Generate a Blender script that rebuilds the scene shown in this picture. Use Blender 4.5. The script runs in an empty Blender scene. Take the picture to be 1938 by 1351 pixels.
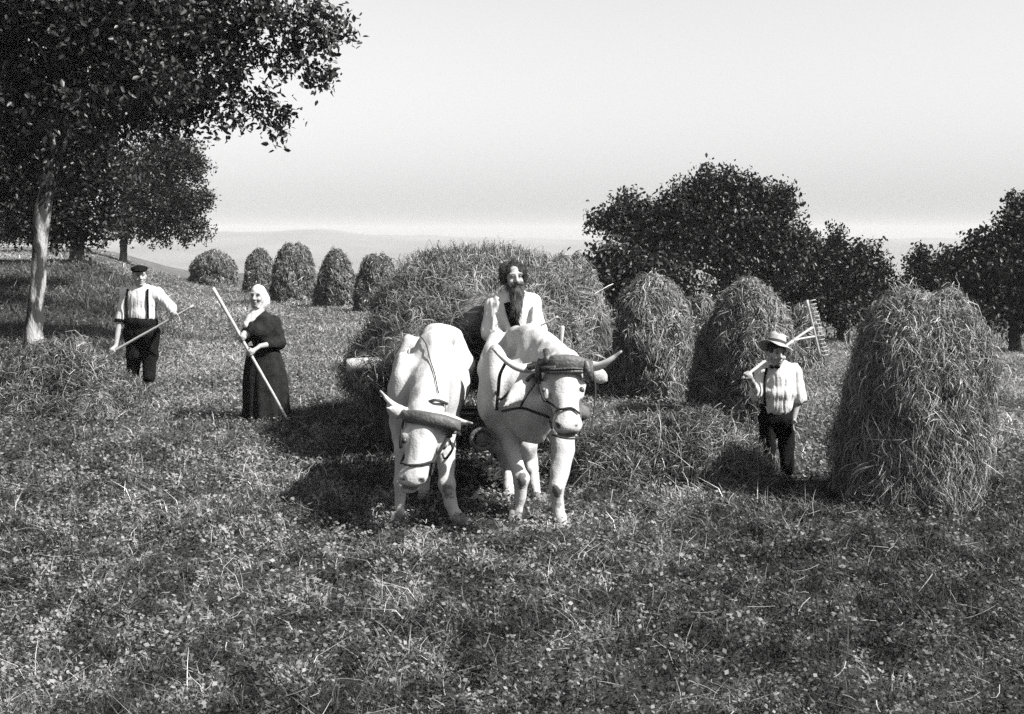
import bpy, math
import numpy as np
from mathutils import Vector

# ---------------------------------------------------------------- camera, sky, sun, exposure
scene = bpy.context.scene
COL = scene.collection
F, CX, CY, HOR = 2400.0, 969.0, 675.5, 455.0      # lens in photograph pixels
CAMZ = 2.07
PITCH = math.atan((CY - HOR) / F)
SUN_AZ, SUN_EL = 114.0, 46.5                       # degrees, clockwise from +Y
cam_d = bpy.data.cameras.new('camera')
cam = bpy.data.objects.new('camera', cam_d); COL.objects.link(cam)
cam.location = (0, 0, CAMZ); cam.rotation_euler = (math.pi / 2 - PITCH, 0, 0)
cam_d.sensor_width = 36.0; cam_d.lens = 36.0 * F / 1938.0
cam_d.clip_start = 0.1; cam_d.clip_end = 12000
scene.camera = cam
world = bpy.data.worlds.new('World'); scene.world = world
world.use_nodes = True
wn, wl = world.node_tree.nodes, world.node_tree.links
bg = wn['Background']
sky = wn.new('ShaderNodeTexSky'); sky.sky_type = 'NISHITA'; sky.sun_disc = False
sky.sun_elevation = math.radians(SUN_EL); sky.sun_rotation = math.radians(SUN_AZ)
sky.air_density = 2.0; sky.dust_density = 1.7; sky.ozone_density = 1.0; sky.altitude = 0
bw = wn.new('ShaderNodeRGBToBW')                   # the plate is monochrome
wl.new(sky.outputs[0], bw.inputs[0]); wl.new(bw.outputs[0], bg.inputs['Color'])
bg.inputs['Strength'].default_value = 0.054
sl = bpy.data.lights.new('sun', 'SUN'); so = bpy.data.objects.new('sun', sl); COL.objects.link(so)
sl.energy = 5.0; sl.angle = math.radians(0.5); sl.color = (1, 0.99, 0.975)
_a, _e = math.radians(SUN_AZ), math.radians(SUN_EL)
SUNV = Vector((math.sin(_a) * math.cos(_e), math.cos(_a) * math.cos(_e), math.sin(_e)))
so.rotation_euler = SUNV.to_track_quat('Z', 'Y').to_euler(); so.location = (30, -20, 40)
scene.view_settings.view_transform = 'Standard'; scene.view_settings.look = 'None'
scene.view_settings.exposure = 1.75; scene.view_settings.gamma = 1.0
scene.render.engine = 'CYCLES'
scene.cycles.max_bounces = 5; scene.cycles.diffuse_bounces = 2; scene.cycles.glossy_bounces = 1
scene.cycles.volume_bounces = 1; scene.cycles.use_denoising = False
scene.cycles.use_adaptive_sampling = False

# ---------------------------------------------------------------- small helpers
A = np.array
def nrm(v):
    v = np.asarray(v, float); return v / (np.linalg.norm(v, axis=-1, keepdims=True) + 1e-12)
def smooth(a, b, x):
    t = np.clip((x - a) / (b - a), 0, 1); return t * t * (3 - 2 * t)
def hash2(i, j, s):
    n = (i.astype(np.int64) * 374761393 + j.astype(np.int64) * 668265263 + s * 974711) & 0x7fffffff
    n = ((n ^ (n >> 13)) * 1274126177) & 0x7fffffff
    return ((n ^ (n >> 16)) & 0xffff) / 65535.0
def vn2(x, y, s=0):
    i, j = np.floor(x), np.floor(y); u, v = x - i, y - j
    u, v = u * u * (3 - 2 * u), v * v * (3 - 2 * v)
    return (hash2(i, j, s) * (1 - u) + hash2(i + 1, j, s) * u) * (1 - v) + (hash2(i, j + 1, s) * (1 - u) + hash2(i + 1, j + 1, s) * u) * v
def hash3(i, j, k, s):
    return hash2(i + k * 57, j + k * 113, s)
def vn3(p, s=0):
    i = np.floor(p); u = p - i; u = u * u * (3 - 2 * u); r = 0
    for a in (0, 1):
        for b in (0, 1):
            for c in (0, 1):
                w = (u[..., 0] if a else 1 - u[..., 0]) * (u[..., 1] if b else 1 - u[..., 1]) * (u[..., 2] if c else 1 - u[..., 2])
                r = r + w * hash3(i[..., 0] + a, i[..., 1] + b, i[..., 2] + c, s)
    return r
def terrain(x, y):
    x = np.asarray(x, float); y = np.asarray(y, float)
    yy = np.maximum(y, 1)
    bank = 1.45 * smooth(19, 34, y) * smooth(0.235, 0.34, -x / yy)
    bank = bank * (1 + 0.12 * smooth(40, 80, y))
    drop = -1.25 * smooth(17, 40, y) * smooth(0.10, 0.2, x / yy) - 1.2 * smooth(42, 75, y) * smooth(0.05, 0.2, x / yy)
    bumps = 0.05 * (vn2(x * 0.7, y * 0.7, 3) - 0.5) * smooth(2, 5, yy) + 0.10 * (vn2(x * 0.23, y * 0.23, 5) - 0.5)
    bumps = bumps * (1 - smooth(1.9, 1.3, np.abs(x)) * smooth(7.8, 8.6, y) * smooth(12.5, 11.5, y))
    return bank + drop + bumps - 33.0 * smooth(76, 330, y)
_cp, _sp = math.cos(PITCH), math.sin(PITCH)
def ray(px, py):
    dx, dv = (px - CX) / F, -(py - CY) / F
    return A([dx, _cp + dv * _sp, -_sp + dv * _cp])
def P(px, py, Y):
    d = ray(px, py); return A([0, 0, CAMZ]) + d * (Y / d[1])
def G(px, py):
    d = ray(px, py); t = np.geomspace(3, 120, 6000)
    z = CAMZ + d[2] * t; g = terrain(d[0] * t, d[1] * t)
    k = int(np.argmax(z <= g)); t = t[k]
    return A([d[0] * t, d[1] * t, float(terrain(d[0] * t, d[1] * t))])
def ppm(Y): return F / Y

def material(name, col, rough=0.8, amt=0.25, scale=8.0, bump=0.0, bscale=40.0, tone=False, spec=0.2, stretch=None, lim=(.3, .7)):
    m = bpy.data.materials.new(name); m.use_nodes = True
    n, l = m.node_tree.nodes, m.node_tree.links
    b = n['Principled BSDF']; b.inputs['Roughness'].default_value = rough
    b.inputs['Specular IOR Level'].default_value = spec
    tc = n.new('ShaderNodeTexCoord'); src = tc.outputs['Object']
    if stretch:
        mp = n.new('ShaderNodeMapping'); mp.inputs['Scale'].default_value = stretch
        l.new(src, mp.inputs[0]); src = mp.outputs[0]
    nz = n.new('ShaderNodeTexNoise'); nz.inputs['Scale'].default_value = scale; nz.inputs['Detail'].default_value = 5
    l.new(src, nz.inputs['Vector'])
    mr = n.new('ShaderNodeMapRange'); mr.inputs['From Min'].default_value = lim[0]; mr.inputs['From Max'].default_value = lim[1]
    mr.inputs['To Min'].default_value = col * (1 - amt); mr.inputs['To Max'].default_value = col * (1 + amt)
    l.new(nz.outputs[0], mr.inputs['Value']); out = mr.outputs[0]
    if tone:
        at = n.new('ShaderNodeAttribute'); at.attribute_name = 'tone'
        mu = n.new('ShaderNodeMath'); mu.operation = 'MULTIPLY'
        l.new(out, mu.inputs[0]); l.new(at.outputs['Fac'], mu.inputs[1]); out = mu.outputs[0]
    cl = n.new('ShaderNodeMath'); cl.operation = 'MINIMUM'; cl.inputs[1].default_value = 0.88
    l.new(out, cl.inputs[0]); l.new(cl.outputs[0], b.inputs['Base Color'])
    if bump:
        n2 = n.new('ShaderNodeTexNoise'); n2.inputs['Scale'].default_value = bscale; n2.inputs['Detail'].default_value = 4
        l.new(src, n2.inputs['Vector'])
        bp = n.new('ShaderNodeBump'); bp.inputs['Strength'].default_value = bump; bp.inputs['Distance'].default_value = 0.02
        l.new(n2.outputs[0], bp.inputs['Height']); l.new(bp.outputs[0], b.inputs['Normal'])
    return m
def blade_material(name, col, trans=0.25, gloss=0.04):
    m = bpy.data.materials.new(name); m.use_nodes = True
    n, l = m.node_tree.nodes, m.node_tree.links
    for x in list(n): n.remove(x)
    o = n.new('ShaderNodeOutputMaterial'); d = n.new('ShaderNodeBsdfDiffuse'); t = n.new('ShaderNodeBsdfTranslucent')
    g = n.new('ShaderNodeBsdfGlossy'); g.inputs['Roughness'].default_value = 0.45
    at = n.new('ShaderNodeAttribute'); at.attribute_name = 'tone'
    mu = n.new('ShaderNodeMath'); mu.operation = 'MULTIPLY'; mu.inputs[1].default_value = col
    l.new(at.outputs['Fac'], mu.inputs[0])
    l.new(mu.outputs[0], d.inputs[0]); l.new(mu.outputs[0], t.inputs[0])
    g.inputs[0].default_value = (0.5, 0.5, 0.5, 1)
    mx = n.new('ShaderNodeMixShader'); mx.inputs[0].default_value = trans
    l.new(d.outputs[0], mx.inputs[1]); l.new(t.outputs[0], mx.inputs[2])
    m2 = n.new('ShaderNodeMixShader'); m2.inputs[0].default_value = gloss
    l.new(mx.outputs[0], m2.inputs[1]); l.new(g.outputs[0], m2.inputs[2]); l.new(m2.outputs[0], o.inputs[0])
    return m

class MB:
    """collects vertices, faces and a per-vertex tone; built as ONE mesh object"""
    def __init__(s): s.v, s.f, s.t, s.n = [], [], [], 0
    def add(s, v, f, tone=1.0):
        v = np.asarray(v, float).reshape(-1, 3)
        s.v.append(v); s.t.append(np.broadcast_to(np.asarray(tone, float), (len(v),)).copy())
        for a in (f if isinstance(f, list) else [f]):
            a = np.asarray(a, np.int64); s.f.append(a + s.n)
        s.n += len(v); return s
    def build(s, name, mat, parent=None, loc=(0, 0, 0), smoothed=True):
        me = bpy.data.meshes.new(name)
        V = np.concatenate(s.v).astype(np.float32)
        fl = [a for a in s.f if len(a)]
        loops = np.concatenate([a.ravel() for a in fl]); lens = np.concatenate([np.full(len(a), a.shape[1]) for a in fl])
        me.vertices.add(len(V)); me.vertices.foreach_set('co', V.ravel())
        me.loops.add(len(loops)); me.loops.foreach_set('vertex_index', loops.astype(np.int32))
        me.polygons.add(len(lens))
        me.polygons.foreach_set('loop_start', np.concatenate([[0], np.cumsum(lens)[:-1]]).astype(np.int32))
        me.polygons.foreach_set('loop_total', lens.astype(np.int32))
        me.polygons.foreach_set('use_smooth', np.full(len(lens), smoothed, dtype=bool))
        at = me.attributes.new('tone', 'FLOAT', 'POINT'); at.data.foreach_set('value', np.concatenate(s.t).astype(np.float32))
        me.update(calc_edges=True)
        me.materials.append(mat)
        o = bpy.data.objects.new(name, me); COL.objects.link(o)
        o.location = tuple(loc)
        if parent is not None: o.parent = parent
        return o
    def box(s, c, size, R=None, tone=1.0, bev=0.006):
        hx, hy, hz = [x / 2 for x in size]; b = min(bev, hx * .4, hy * .4, hz * .4)
        vs = []; f = []
        for sx in (-1, 1):
            for sy in (-1, 1):
                for sz in (-1, 1):
                    vs += [(sx * (hx - b), sy * (hy - b), sz * hz), (sx * (hx - b), sy * hy, sz * (hz - b)), (sx * hx, sy * (hy - b), sz * (hz - b))]
        v = A(vs)
        idx = lambda sx, sy, sz, k: ((sx > 0) * 4 + (sy > 0) * 2 + (sz > 0)) * 3 + k
        q = []; t = []
        for sg in (-1, 1):
            q.append([idx(-1, -1, sg, 0), idx(1, -1, sg, 0), idx(1, 1, sg, 0), idx(-1, 1, sg, 0)][::sg])
            q.append([idx(-1, sg, -1, 1), idx(-1, sg, 1, 1), idx(1, sg, 1, 1), idx(1, sg, -1, 1)][::sg])
            q.append([idx(sg, -1, -1, 2), idx(sg, 1, -1, 2), idx(sg, 1, 1, 2), idx(sg, -1, 1, 2)][::sg])
        for a in (-1, 1):
            for b2 in (-1, 1):
                q.append([idx(-1, a, b2, 0), idx(1, a, b2, 0), idx(1, a, b2, 1), idx(-1, a, b2, 1)])
                q.append([idx(a, -1, b2, 0), idx(a, 1, b2, 0), idx(a, 1, b2, 2), idx(a, -1, b2, 2)])
                q.append([idx(a, b2, -1, 1), idx(a, b2, 1, 1), idx(a, b2, 1, 2), idx(a, b2, -1, 2)])
                for c2 in (-1, 1): t.append([idx(a, b2, c2, 0), idx(a, b2, c2, 1), idx(a, b2, c2, 2)])
        if R is not None: v = v @ np.asarray(R).T
        return s.add(v + A(c), [A(q), A(t)], tone)
    def tube(s, pts, rad, sides=8, tone=1.0, flat=None):
        pts = np.asarray(pts, float); n = len(pts); rad = np.broadcast_to(np.asarray(rad, float), (n,))
        T = nrm(np.gradient(pts, axis=0)); up = A([0, 0, 1.0]) if abs(T[0, 2]) < .9 else A([1.0, 0, 0])
        v = []
        for i in range(n):
            a = nrm(np.cross(T[i], up)); b = np.cross(a, T[i]); up = b
            th = np.arange(sides) * 2 * math.pi / sides
            v.append(pts[i] + rad[i] * (np.cos(th)[:, None] * a + np.sin(th)[:, None] * b * (flat or 1)))
        v = np.concatenate(v); f = []
        for i in range(n - 1):
            for j in range(sides):
                k = (j + 1) % sides; f.append([i * sides + j, i * sides + k, (i + 1) * sides + k, (i + 1) * sides + j])
        c = [list(range(sides))[::-1], [(n - 1) * sides + j for j in range(sides)]]
        return s.add(v, [A(f), A(c)], tone)
def spline(pts, m=24):
    pts = np.asarray(pts, float); n = len(pts); q = np.vstack([2 * pts[0] - pts[1], pts, 2 * pts[-1] - pts[-2]])
    out = []
    for t in np.linspace(0, n - 1 - 1e-6, m):
        i = int(t); u = t - i; a, b, c, d = q[i:i + 4]
        out.append(0.5 * (2 * b + (c - a) * u + (2 * a - 5 * b + 4 * c - d) * u * u + (3 * b - a - 3 * c + d) * u ** 3))
    return A(out)
def empty(name, loc, label=None, cat=None, group=None):
    o = bpy.data.objects.new(name, None); COL.objects.link(o); o.location = tuple(loc); o.empty_display_size = .2
    if label: tag(o, label, cat, group)
    return o
def tag(o, label=None, cat=None, group=None, kind=None):
    if label: o['label'] = label
    if cat: o['category'] = cat
    if group: o['group'] = group
    if kind: o['kind'] = kind
    return o

# ribbons: paths (n,m,3)
def ribbons(mb, Pth, w, side, tone, taper=0.35):
    n, m, _ = Pth.shape
    k = np.linspace(1, taper, m)[None, :, None]
    off = side[:, None, :] * np.asarray(w).reshape(-1, 1, 1) * 0.5 * k
    V = np.stack([Pth - off, Pth + off], axis=2).reshape(-1, 3)
    b = (np.arange(n) * m * 2)[:, None] + (np.arange(m - 1) * 2)[None, :]
    f = np.stack([b, b + 1, b + 3, b + 2], axis=-1).reshape(-1, 4)
    mb.add(V, f, np.repeat(np.asarray(tone), m * 2))

# ---------------------------------------------------------------- SDF modelling (one continuous skin per figure)
class SDF:
    def __init__(s, h): s.h = h; s.p = []
    def cap(s, a, b, ra, rb=None, k=.02, sc=None, op='+'):
        s.p.append(('c', A(a, dtype=float), A(b, dtype=float), ra, ra if rb is None else rb, k, sc, op)); return s
    def ell(s, c, r, k=.02, R=None, op='+'):
        s.p.append(('e', A(c, dtype=float), A(np.broadcast_to(r, (3,)), dtype=float), R, None, k, None, op)); return s
    def bounds(s, q):
        if q[0] == 'c':
            r = max(q[3], q[4]) * 1.3; return np.minimum(q[1], q[2]) - r, np.maximum(q[1], q[2]) + r
        r = q[2] if q[3] is None else np.full(3, q[2].max()); return q[1] - r, q[1] + r
    def mesh(s, wr=None):
        B = [s.bounds(q) for q in s.p if q[7] == '+']
        lo = np.min([b[0] for b in B], axis=0) - 4 * s.h - .02; hi = np.max([b[1] for b in B], axis=0) + 4 * s.h + .02
        n = np.ceil((hi - lo) / s.h).astype(int) + 1
        D = np.full(n, 1.0, np.float32)
        ax = [lo[i] + np.arange(n[i]) * s.h for i in range(3)]
        for q in s.p:
            b0, b1 = s.bounds(q); pad = q[5] * 1.2 + 3 * s.h
            i0 = np.clip(((b0 - pad - lo) / s.h).astype(int), 0, n - 1); i1 = np.clip(((b1 + pad - lo) / s.h).astype(int) + 1, 1, n)
            sl = tuple(slice(a, b) for a, b in zip(i0, i1))
            X, Y, Z = np.meshgrid(*[ax[i][sl[i]] for i in range(3)], indexing='ij')
            p = np.stack([X, Y, Z], -1)
            if q[0] == 'c':
                a, b = q[1], q[2]; ab = b - a
                t = np.clip(((p - a) @ ab) / (ab @ ab + 1e-12), 0, 1)
                dv = p - (a + t[..., None] * ab)
                if q[6] is not None: dv = dv / A(q[6])
                d = np.linalg.norm(dv, axis=-1) - (q[3] + t * (q[4] - q[3]))
            else:
                l = p - q[1]
                if q[3] is not None: l = l @ q[3]
                k0 = np.linalg.norm(l / q[2], axis=-1); k1 = np.linalg.norm(l / q[2] ** 2, axis=-1)
                d = k0 * (k0 - 1) / (k1 + 1e-9)
            k = q[5]; a = D[sl]
            if q[7] == '+':
                hh = np.clip(0.5 + 0.5 * (a - d) / k, 0, 1); D[sl] = a + (d - a) * hh - k * hh * (1 - hh)
            else:
                d = -d; hh = np.clip(0.5 - 0.5 * (a - d) / k, 0, 1); D[sl] = a + (d - a) * hh + k * hh * (1 - hh)
        return surfnet(D, lo, s.h)
CORN = A([(i, j, k) for i in (0, 1) for j in (0, 1) for k in (0, 1)])
EDG = [(a, b) for a in range(8) for b in range(a + 1, 8) if np.abs(CORN[a] - CORN[b]).sum() == 1]
def surfnet(D, lo, h):
    S = D < 0; n = A(D.shape)
    cnt = sum(S[c[0]:n[0] - 1 + c[0], c[1]:n[1] - 1 + c[1], c[2]:n[2] - 1 + c[2]].astype(np.int8) for c in CORN)
    act = (cnt > 0) & (cnt < 8); idx = np.argwhere(act)
    mp = np.full(act.shape, -1, np.int64); mp[act] = np.arange(len(idx))
    acc = np.zeros((len(idx), 3)); num = np.zeros(len(idx))
    cv = [D[tuple((idx + c).T)].astype(float) for c in CORN]
    for a, b in EDG:
        d0, d1 = cv[a], cv[b]; x = (d0 < 0) != (d1 < 0)
        t = np.where(x, d0 / np.where(x, d0 - d1, 1), 0)
        acc += np.where(x[:, None], CORN[a] + (CORN[b] - CORN[a]) * t[:, None], 0); num += x
    V = (idx + acc / num[:, None]) * h + lo
    Fs = []
    for axs in range(3):
        u, v = [(1, 2), (2, 0), (0, 1)][axs]
        s0 = [slice(None)] * 3; s1 = [slice(None)] * 3; s0[axs] = slice(0, -1); s1[axs] = slice(1, None)
        ch = S[tuple(s0)] != S[tuple(s1)]; e = np.argwhere(ch)
        e = e[(e[:, u] >= 1) & (e[:, v] >= 1) & (e[:, u] < n[u] - 1) & (e[:, v] < n[v] - 1)]
        neg = S[tuple(e.T)]
        du = np.zeros(3, int); du[u] = 1; dv = np.zeros(3, int); dv[v] = 1
        q = np.stack([mp[tuple((e - du - dv).T)], mp[tuple((e - dv).T)], mp[tuple(e.T)], mp[tuple((e - du).T)]], -1)
        q = np.where(neg[:, None], q, q[:, ::-1]); Fs.append(q)
    Fq = np.concatenate(Fs); Fq = Fq[(Fq >= 0).all(1)]
    # one relaxing pass
    s = np.zeros_like(V); c = np.zeros(len(V))
    for i in range(4):
        a, b = Fq[:, i], Fq[:, (i + 1) % 4]
        np.add.at(s, a, V[b]); np.add.at(c, a, 1)
    V = V * .5 + .5 * s / np.maximum(c, 1)[:, None]
    return V, Fq
def normals(V, Fq):
    n = np.cross(V[Fq[:, 2]] - V[Fq[:, 0]], V[Fq[:, 3]] - V[Fq[:, 1]]); N = np.zeros_like(V)
    for i in range(4): np.add.at(N, Fq[:, i], n)
    return nrm(N)
def wrinkle(V, Fq, amp, sc, seed=0):
    return V + normals(V, Fq) * ((vn3(V * A(sc), seed) - .5) * 2 * amp)[:, None]
def front_y(V, x, z, r=.03):
    d = (V[:, 0] - x) ** 2 + (V[:, 2] - z) ** 2; m = d < r * r
    if not m.any(): m = d <= d.min() + 1e-9
    return V[m, 1].min()

# ---------------------------------------------------------------- materials (monochrome world)
M = {
 'soil': material('meadow_soil', 0.026, 0.95, 0.55, 1.3, 0.9, 14.0, tone=True),
 'grass': blade_material('meadow_grass', 0.12, 0.25, 0.008),
 'hay': blade_material('dry_hay', 0.17, 0.06),
 'leaf': blade_material('tree_leaf', 0.021, 0.2),
 'bark': material('rough_bark', 0.05, 0.95, 0.7, 9.0, 1.0, 30.0, stretch=(1, 1, .35)),
 'pale_bark': material('pale_flaking_bark', 0.13, 0.95, 0.85, 4.5, 1.0, 30.0, stretch=(1.6, 1.6, .5), lim=(.44, .58)),
 'hide': material('white_hide', 0.29, 0.75, 0.07, 6.0, 0.25, 60.0, tone=True, spec=.15),
 'horn': material('horn', 0.34, 0.45, 0.15, 6.0, spec=.4, tone=True),
 'hoof': material('hoof', 0.10, 0.6, 0.2, 12.0),
 'leather': material('dark_leather', 0.028, 0.5, 0.5, 18.0, 0.4, 60.0, spec=.4),
 'yoke': material('worn_yoke_board', 0.055, 0.6, 0.5, 10.0, 0.4, 50.0, spec=.35),
 'rope': material('harness_rope', 0.02, 0.9, 0.3, 40.0),
 'skin': material('sunburnt_skin', 0.19, 0.6, 0.12, 20.0, 0.1, 90.0, tone=True, spec=.25),
 'shirt': material('white_linen', 0.36, 0.9, 0.06, 9.0, 0.35, 26.0, spec=.05),
 'dark_cloth': material('dark_wool', 0.005, 0.95, 0.4, 14.0, 0.5, 30.0, spec=.05),
 'dress_cloth': material('dark_dress_cloth', 0.011, 0.95, 0.4, 14.0, 0.5, 30.0, spec=.05),
 'scarf': material('white_headscarf_cloth', 0.38, 0.9, 0.05, 9.0, 0.3, 40.0, spec=.05),
 'hair': material('dark_hair', 0.012, 0.7, 0.5, 30.0, 0.8, 60.0, spec=.2),
 'beard': material('dark_beard', 0.035, 0.75, 0.7, 25.0, 0.9, 60.0, spec=.15, stretch=(1, 1, .3)),
 'boot': material('boot_leather', 0.02, 0.6, 0.3, 15.0),
 'straw_hat': material('plaited_straw', 0.22, 0.85, 0.25, 50.0, 0.5, 120.0),
 'band': material('hat_band', 0.02, 0.8, 0.2, 20.0),
 'handle': material('pale_ash_wood', 0.26, 0.6, 0.25, 8.0, 0.2, 40.0, stretch=(6, 6, 6)),
 'wood': material('weathered_wood', 0.07, 0.85, 0.45, 6.0, 0.5, 30.0),
 'pale_wood': material('pale_plank', 0.26, 0.8, 0.4, 9.0, 0.4, 30.0),
 'iron': material('dull_iron', 0.05, 0.5, 0.3, 20.0, spec=.5),
 'hill': material('far_hill', 0.045, 1.0, 0.5, 0.004),
}

# ---------------------------------------------------------------- ground, hills, haze
def grid_mesh(X, Y, Z):
    r, c = X.shape; b = (np.arange(r - 1) * c)[:, None] + np.arange(c - 1)[None, :]
    return np.stack([X, Y, Z], -1).reshape(-1, 3), np.stack([b, b + 1, b + c + 1, b + c], -1).reshape(-1, 4)
ys = np.concatenate([np.arange(-12, 4, .8), np.geomspace(4, 110, 330), np.geomspace(114, 3200, 60)])
us = np.linspace(-1, 1, 320)
Yg, Ug = np.meshgrid(ys, us, indexing='ij'); Xg = Ug * (10 + .75 * np.abs(Yg))
v, f = grid_mesh(Xg, Yg, terrain(Xg, Yg))
tag(MB().add(v, f, .7 + 1.0 * smooth(11, 18, v[:, 1]) + .5 * smooth(26, 45, v[:, 1]) - 1.1 * smooth(.245, .30, -v[:, 0] / np.maximum(v[:, 1], 1)) * smooth(18.5, 22, v[:, 1]) * smooth(38, 33, v[:, 1])).build('ground', M['soil']), kind='structure')  # soil tone also lowered on the left bank: shade of the trees painted in
xs = np.linspace(-2600, 2600, 260); yh = np.linspace(1500, 3100, 50)
Yh, Xh = np.meshgrid(yh, xs, indexing='ij')
ridge = 34 + 17 * np.exp(-((Xh + 570) / 110) ** 2) + 16 * np.exp(-((Xh + 385) / 85) ** 2) + 6 * np.exp(-((Xh + 180) / 200) ** 2) + 5 * (vn2(Xh / 160, Xh * 0, 2) - .5) + 3 * (vn2(Xh / 40, Xh * 0, 4) - .5) + 5 * np.exp(-((Xh + 1000) / 200) ** 2)
Zh = -35 + (ridge + 5.5) * np.exp(-((Yh - 2450) / 420) ** 2) + 2 * (vn2(Xh / 60, Yh / 60, 8) - .5)
v, f = grid_mesh(Xh, Yh, Zh)
tag(MB().add(v, f).build('hills', M['hill']), kind='structure')
hz = bpy.data.materials.new('valley_haze'); hz.use_nodes = True
hn, hl = hz.node_tree.nodes, hz.node_tree.links
for x in list(hn): hn.remove(x)
ho = hn.new('ShaderNodeOutputMaterial'); pv = hn.new('ShaderNodeVolumePrincipled')
pv.inputs['Color'].default_value = (.73, .73, .73, 1); pv.inputs['Density'].default_value = 0.00024
pv.inputs['Anisotropy'].default_value = 0.0
hl.new(pv.outputs[0], ho.inputs['Volume'])
hb = MB(); hb.box((0, 1590, 0), (5600, 3320, 76), bev=.001); haze = hb.build('haze', hz, smoothed=False)
tag(haze, kind='stuff')

# ---------------------------------------------------------------- meadow grass
def trodden(x, y):
    return smooth(.9, .4, np.abs(x + .1)) * smooth(8.3, 8.9, y) * smooth(14, 11, y) + smooth(.6, .3, np.hypot(x - 2.28, y - 10.9))
def meadow_tone(x, y):
    # uncut clover in front, paler mown stubble farther out
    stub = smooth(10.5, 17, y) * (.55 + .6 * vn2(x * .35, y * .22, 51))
    near = smooth(24, 8, y)
    cl = vn2(x * 13, y * 10, 35) * .6 + vn2(x * 5, y * 3.6, 36) * .4
    cl = (.24 + 3.5 * np.clip(cl - .28, 0, 1) ** 1.5 * 1.6) * near + (1 - near)
    bank_shade = 1 - .55 * smooth(.245, .30, -x / y) * smooth(18.5, 22, y) * smooth(38, 33, y)      # tree shade on the bank painted into the unmown grass tone
    return bank_shade * cl * (.35 + 1.0 * vn2(x * .8, y * .5, 31) * (.6 + .8 * vn2(x * 2.9, y * 2.2, 33))) * (1 + 1.15 * stub) * (1 - .42 * smooth(-.4, 2.6, x) * smooth(11.5, 8, y)) * (1 - .25 * smooth(6.8, 5.6, y)) * (1 + .7 * np.exp(-((x + 1.9) / 1.3) ** 2 - ((y - 9.0) / 1.9) ** 2))
def make_grass():
    rg = np.random.default_rng(11)
    mb = MB()
    def scatter(n, d0, d1, p):
        # distance density ~ d^-p over a fan a little wider than the view
        u = rg.random(n); e = 2 - p
        d = (d0 ** e + u * (d1 ** e - d0 ** e)) ** (1 / e)
        x = (rg.random(n) * 2 - 1) * (.9 + .47 * d); return x, d
    # blades
    for (n, hs, ws, tn) in ((560000, .085, .0062, 0), (36000, .15, .005, 1)):
        x, y = scatter(n, 4.3, 62, 1.6)
        patch = vn2(x * 7, y * 6, 20) * .45 + vn2(x * 2.2, y * 2.2, 21) * .30 + vn2(x * .55, y * .4, 22) * .25
        keep = rg.random(n) < 1.7 * patch - .08; x, y, patch = x[keep], y[keep], patch[keep]; n = len(x)
        z = terrain(x, y) - .006
        far = (y / 6) ** .75
        bankh = 1 + .8 * smooth(20, 25, y) * smooth(34, 28, y) * smooth(.22, .3, -x / y)
        h = hs * (.45 + rg.random(n) * 1.0) * (.5 + 1.0 * patch) * (1 + .12 * (far - 1)) * bankh
        w = ws * (.6 + .9 * rg.random(n)) * far
        a = rg.random(n) * 6.283; ln = (.25 + 1.1 * rg.random(n)) * h
        base = np.stack([x, y, z], -1); dr = np.stack([np.cos(a), np.sin(a), 0 * a], -1)
        t = np.linspace(0, 1, 3)[None, :, None]
        pth = base[:, None] + A([0, 0, 1.0]) * h[:, None, None] * (t - .22 * t * t * (1 + (ln / h)[:, None, None] * .6)) + dr[:, None] * ln[:, None, None] * t * t
        b = rg.random(n) * 6.283; side = np.stack([np.cos(b), np.sin(b), 0 * b], -1)
        h = h * (1 - .5 * trodden(x, y)); pth[..., 2] = z[:, None] + (pth[..., 2] - z[:, None]) * (1 - .5 * trodden(x, y))[:, None]
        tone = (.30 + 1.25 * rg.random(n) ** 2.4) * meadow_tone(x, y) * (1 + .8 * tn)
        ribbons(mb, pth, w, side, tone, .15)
    # broad clover-like leaves
    n = 460000
    x, y = scatter(n, 4.3, 60, 1.6)
    patch = vn2(x * 6, y * 5, 43) * .45 + vn2(x * 1.7, y * 1.7, 41) * .35 + vn2(x * .35, y * .3, 42) * .2
    keep = rg.random(n) < 1.8 * patch - .15; x, y, patch = x[keep], y[keep], patch[keep]; n = len(x)
    far = (y / 6) ** .45
    c = np.stack([x, y, terrain(x, y) + (.015 + .075 * rg.random(n)) * (.5 + patch)], -1)
    r = (.007 + .010 * rg.random(n) ** 1.5) * far
    nn = nrm(np.stack([rg.normal(0, .55, n), rg.normal(0, .55, n), np.full(n, 1.0)], -1))
    u = nrm(np.cross(nn, nrm(rg.normal(size=(n, 3))))); vv = np.cross(nn, u)
    V = np.stack([c - u * r[:, None], c + vv * r[:, None] * .75, c + u * r[:, None] * 1.1, c - vv * r[:, None] * .75], 1).reshape(-1, 3)
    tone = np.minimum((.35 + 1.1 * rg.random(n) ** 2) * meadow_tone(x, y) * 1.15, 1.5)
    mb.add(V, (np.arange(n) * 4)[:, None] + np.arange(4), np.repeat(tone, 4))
    # loose dry stalks left by the rake
    n = 3600
    x, y = scatter(n, 4.3, 30, 1.3)
    L = .04 + .20 * rg.random(n) ** 2.6; a = rg.random(n) * 6.283; far = (y / 6) ** .6
    c = np.stack([x, y, terrain(x, y) + .05 + .05 * rg.random(n)], -1)
    d = nrm(np.stack([np.cos(a), np.sin(a), rg.normal(0, .25, n)], -1))
    bend = rg.normal(0, .25, (n, 3)) * L[:, None]
    t = np.linspace(-.5, .5, 4)[None, :, None]
    pth = c[:, None] + d[:, None] * L[:, None, None] * t + bend[:, None] * (t * t)
    ribbons(mb, pth, .0038 * far * (.7 + .6 * rg.random(n)), nrm(np.cross(d, A([0, 0, 1.0])) + A([0, 0, .3])), 1.0 + 1.3 * rg.random(n), .6)
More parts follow.
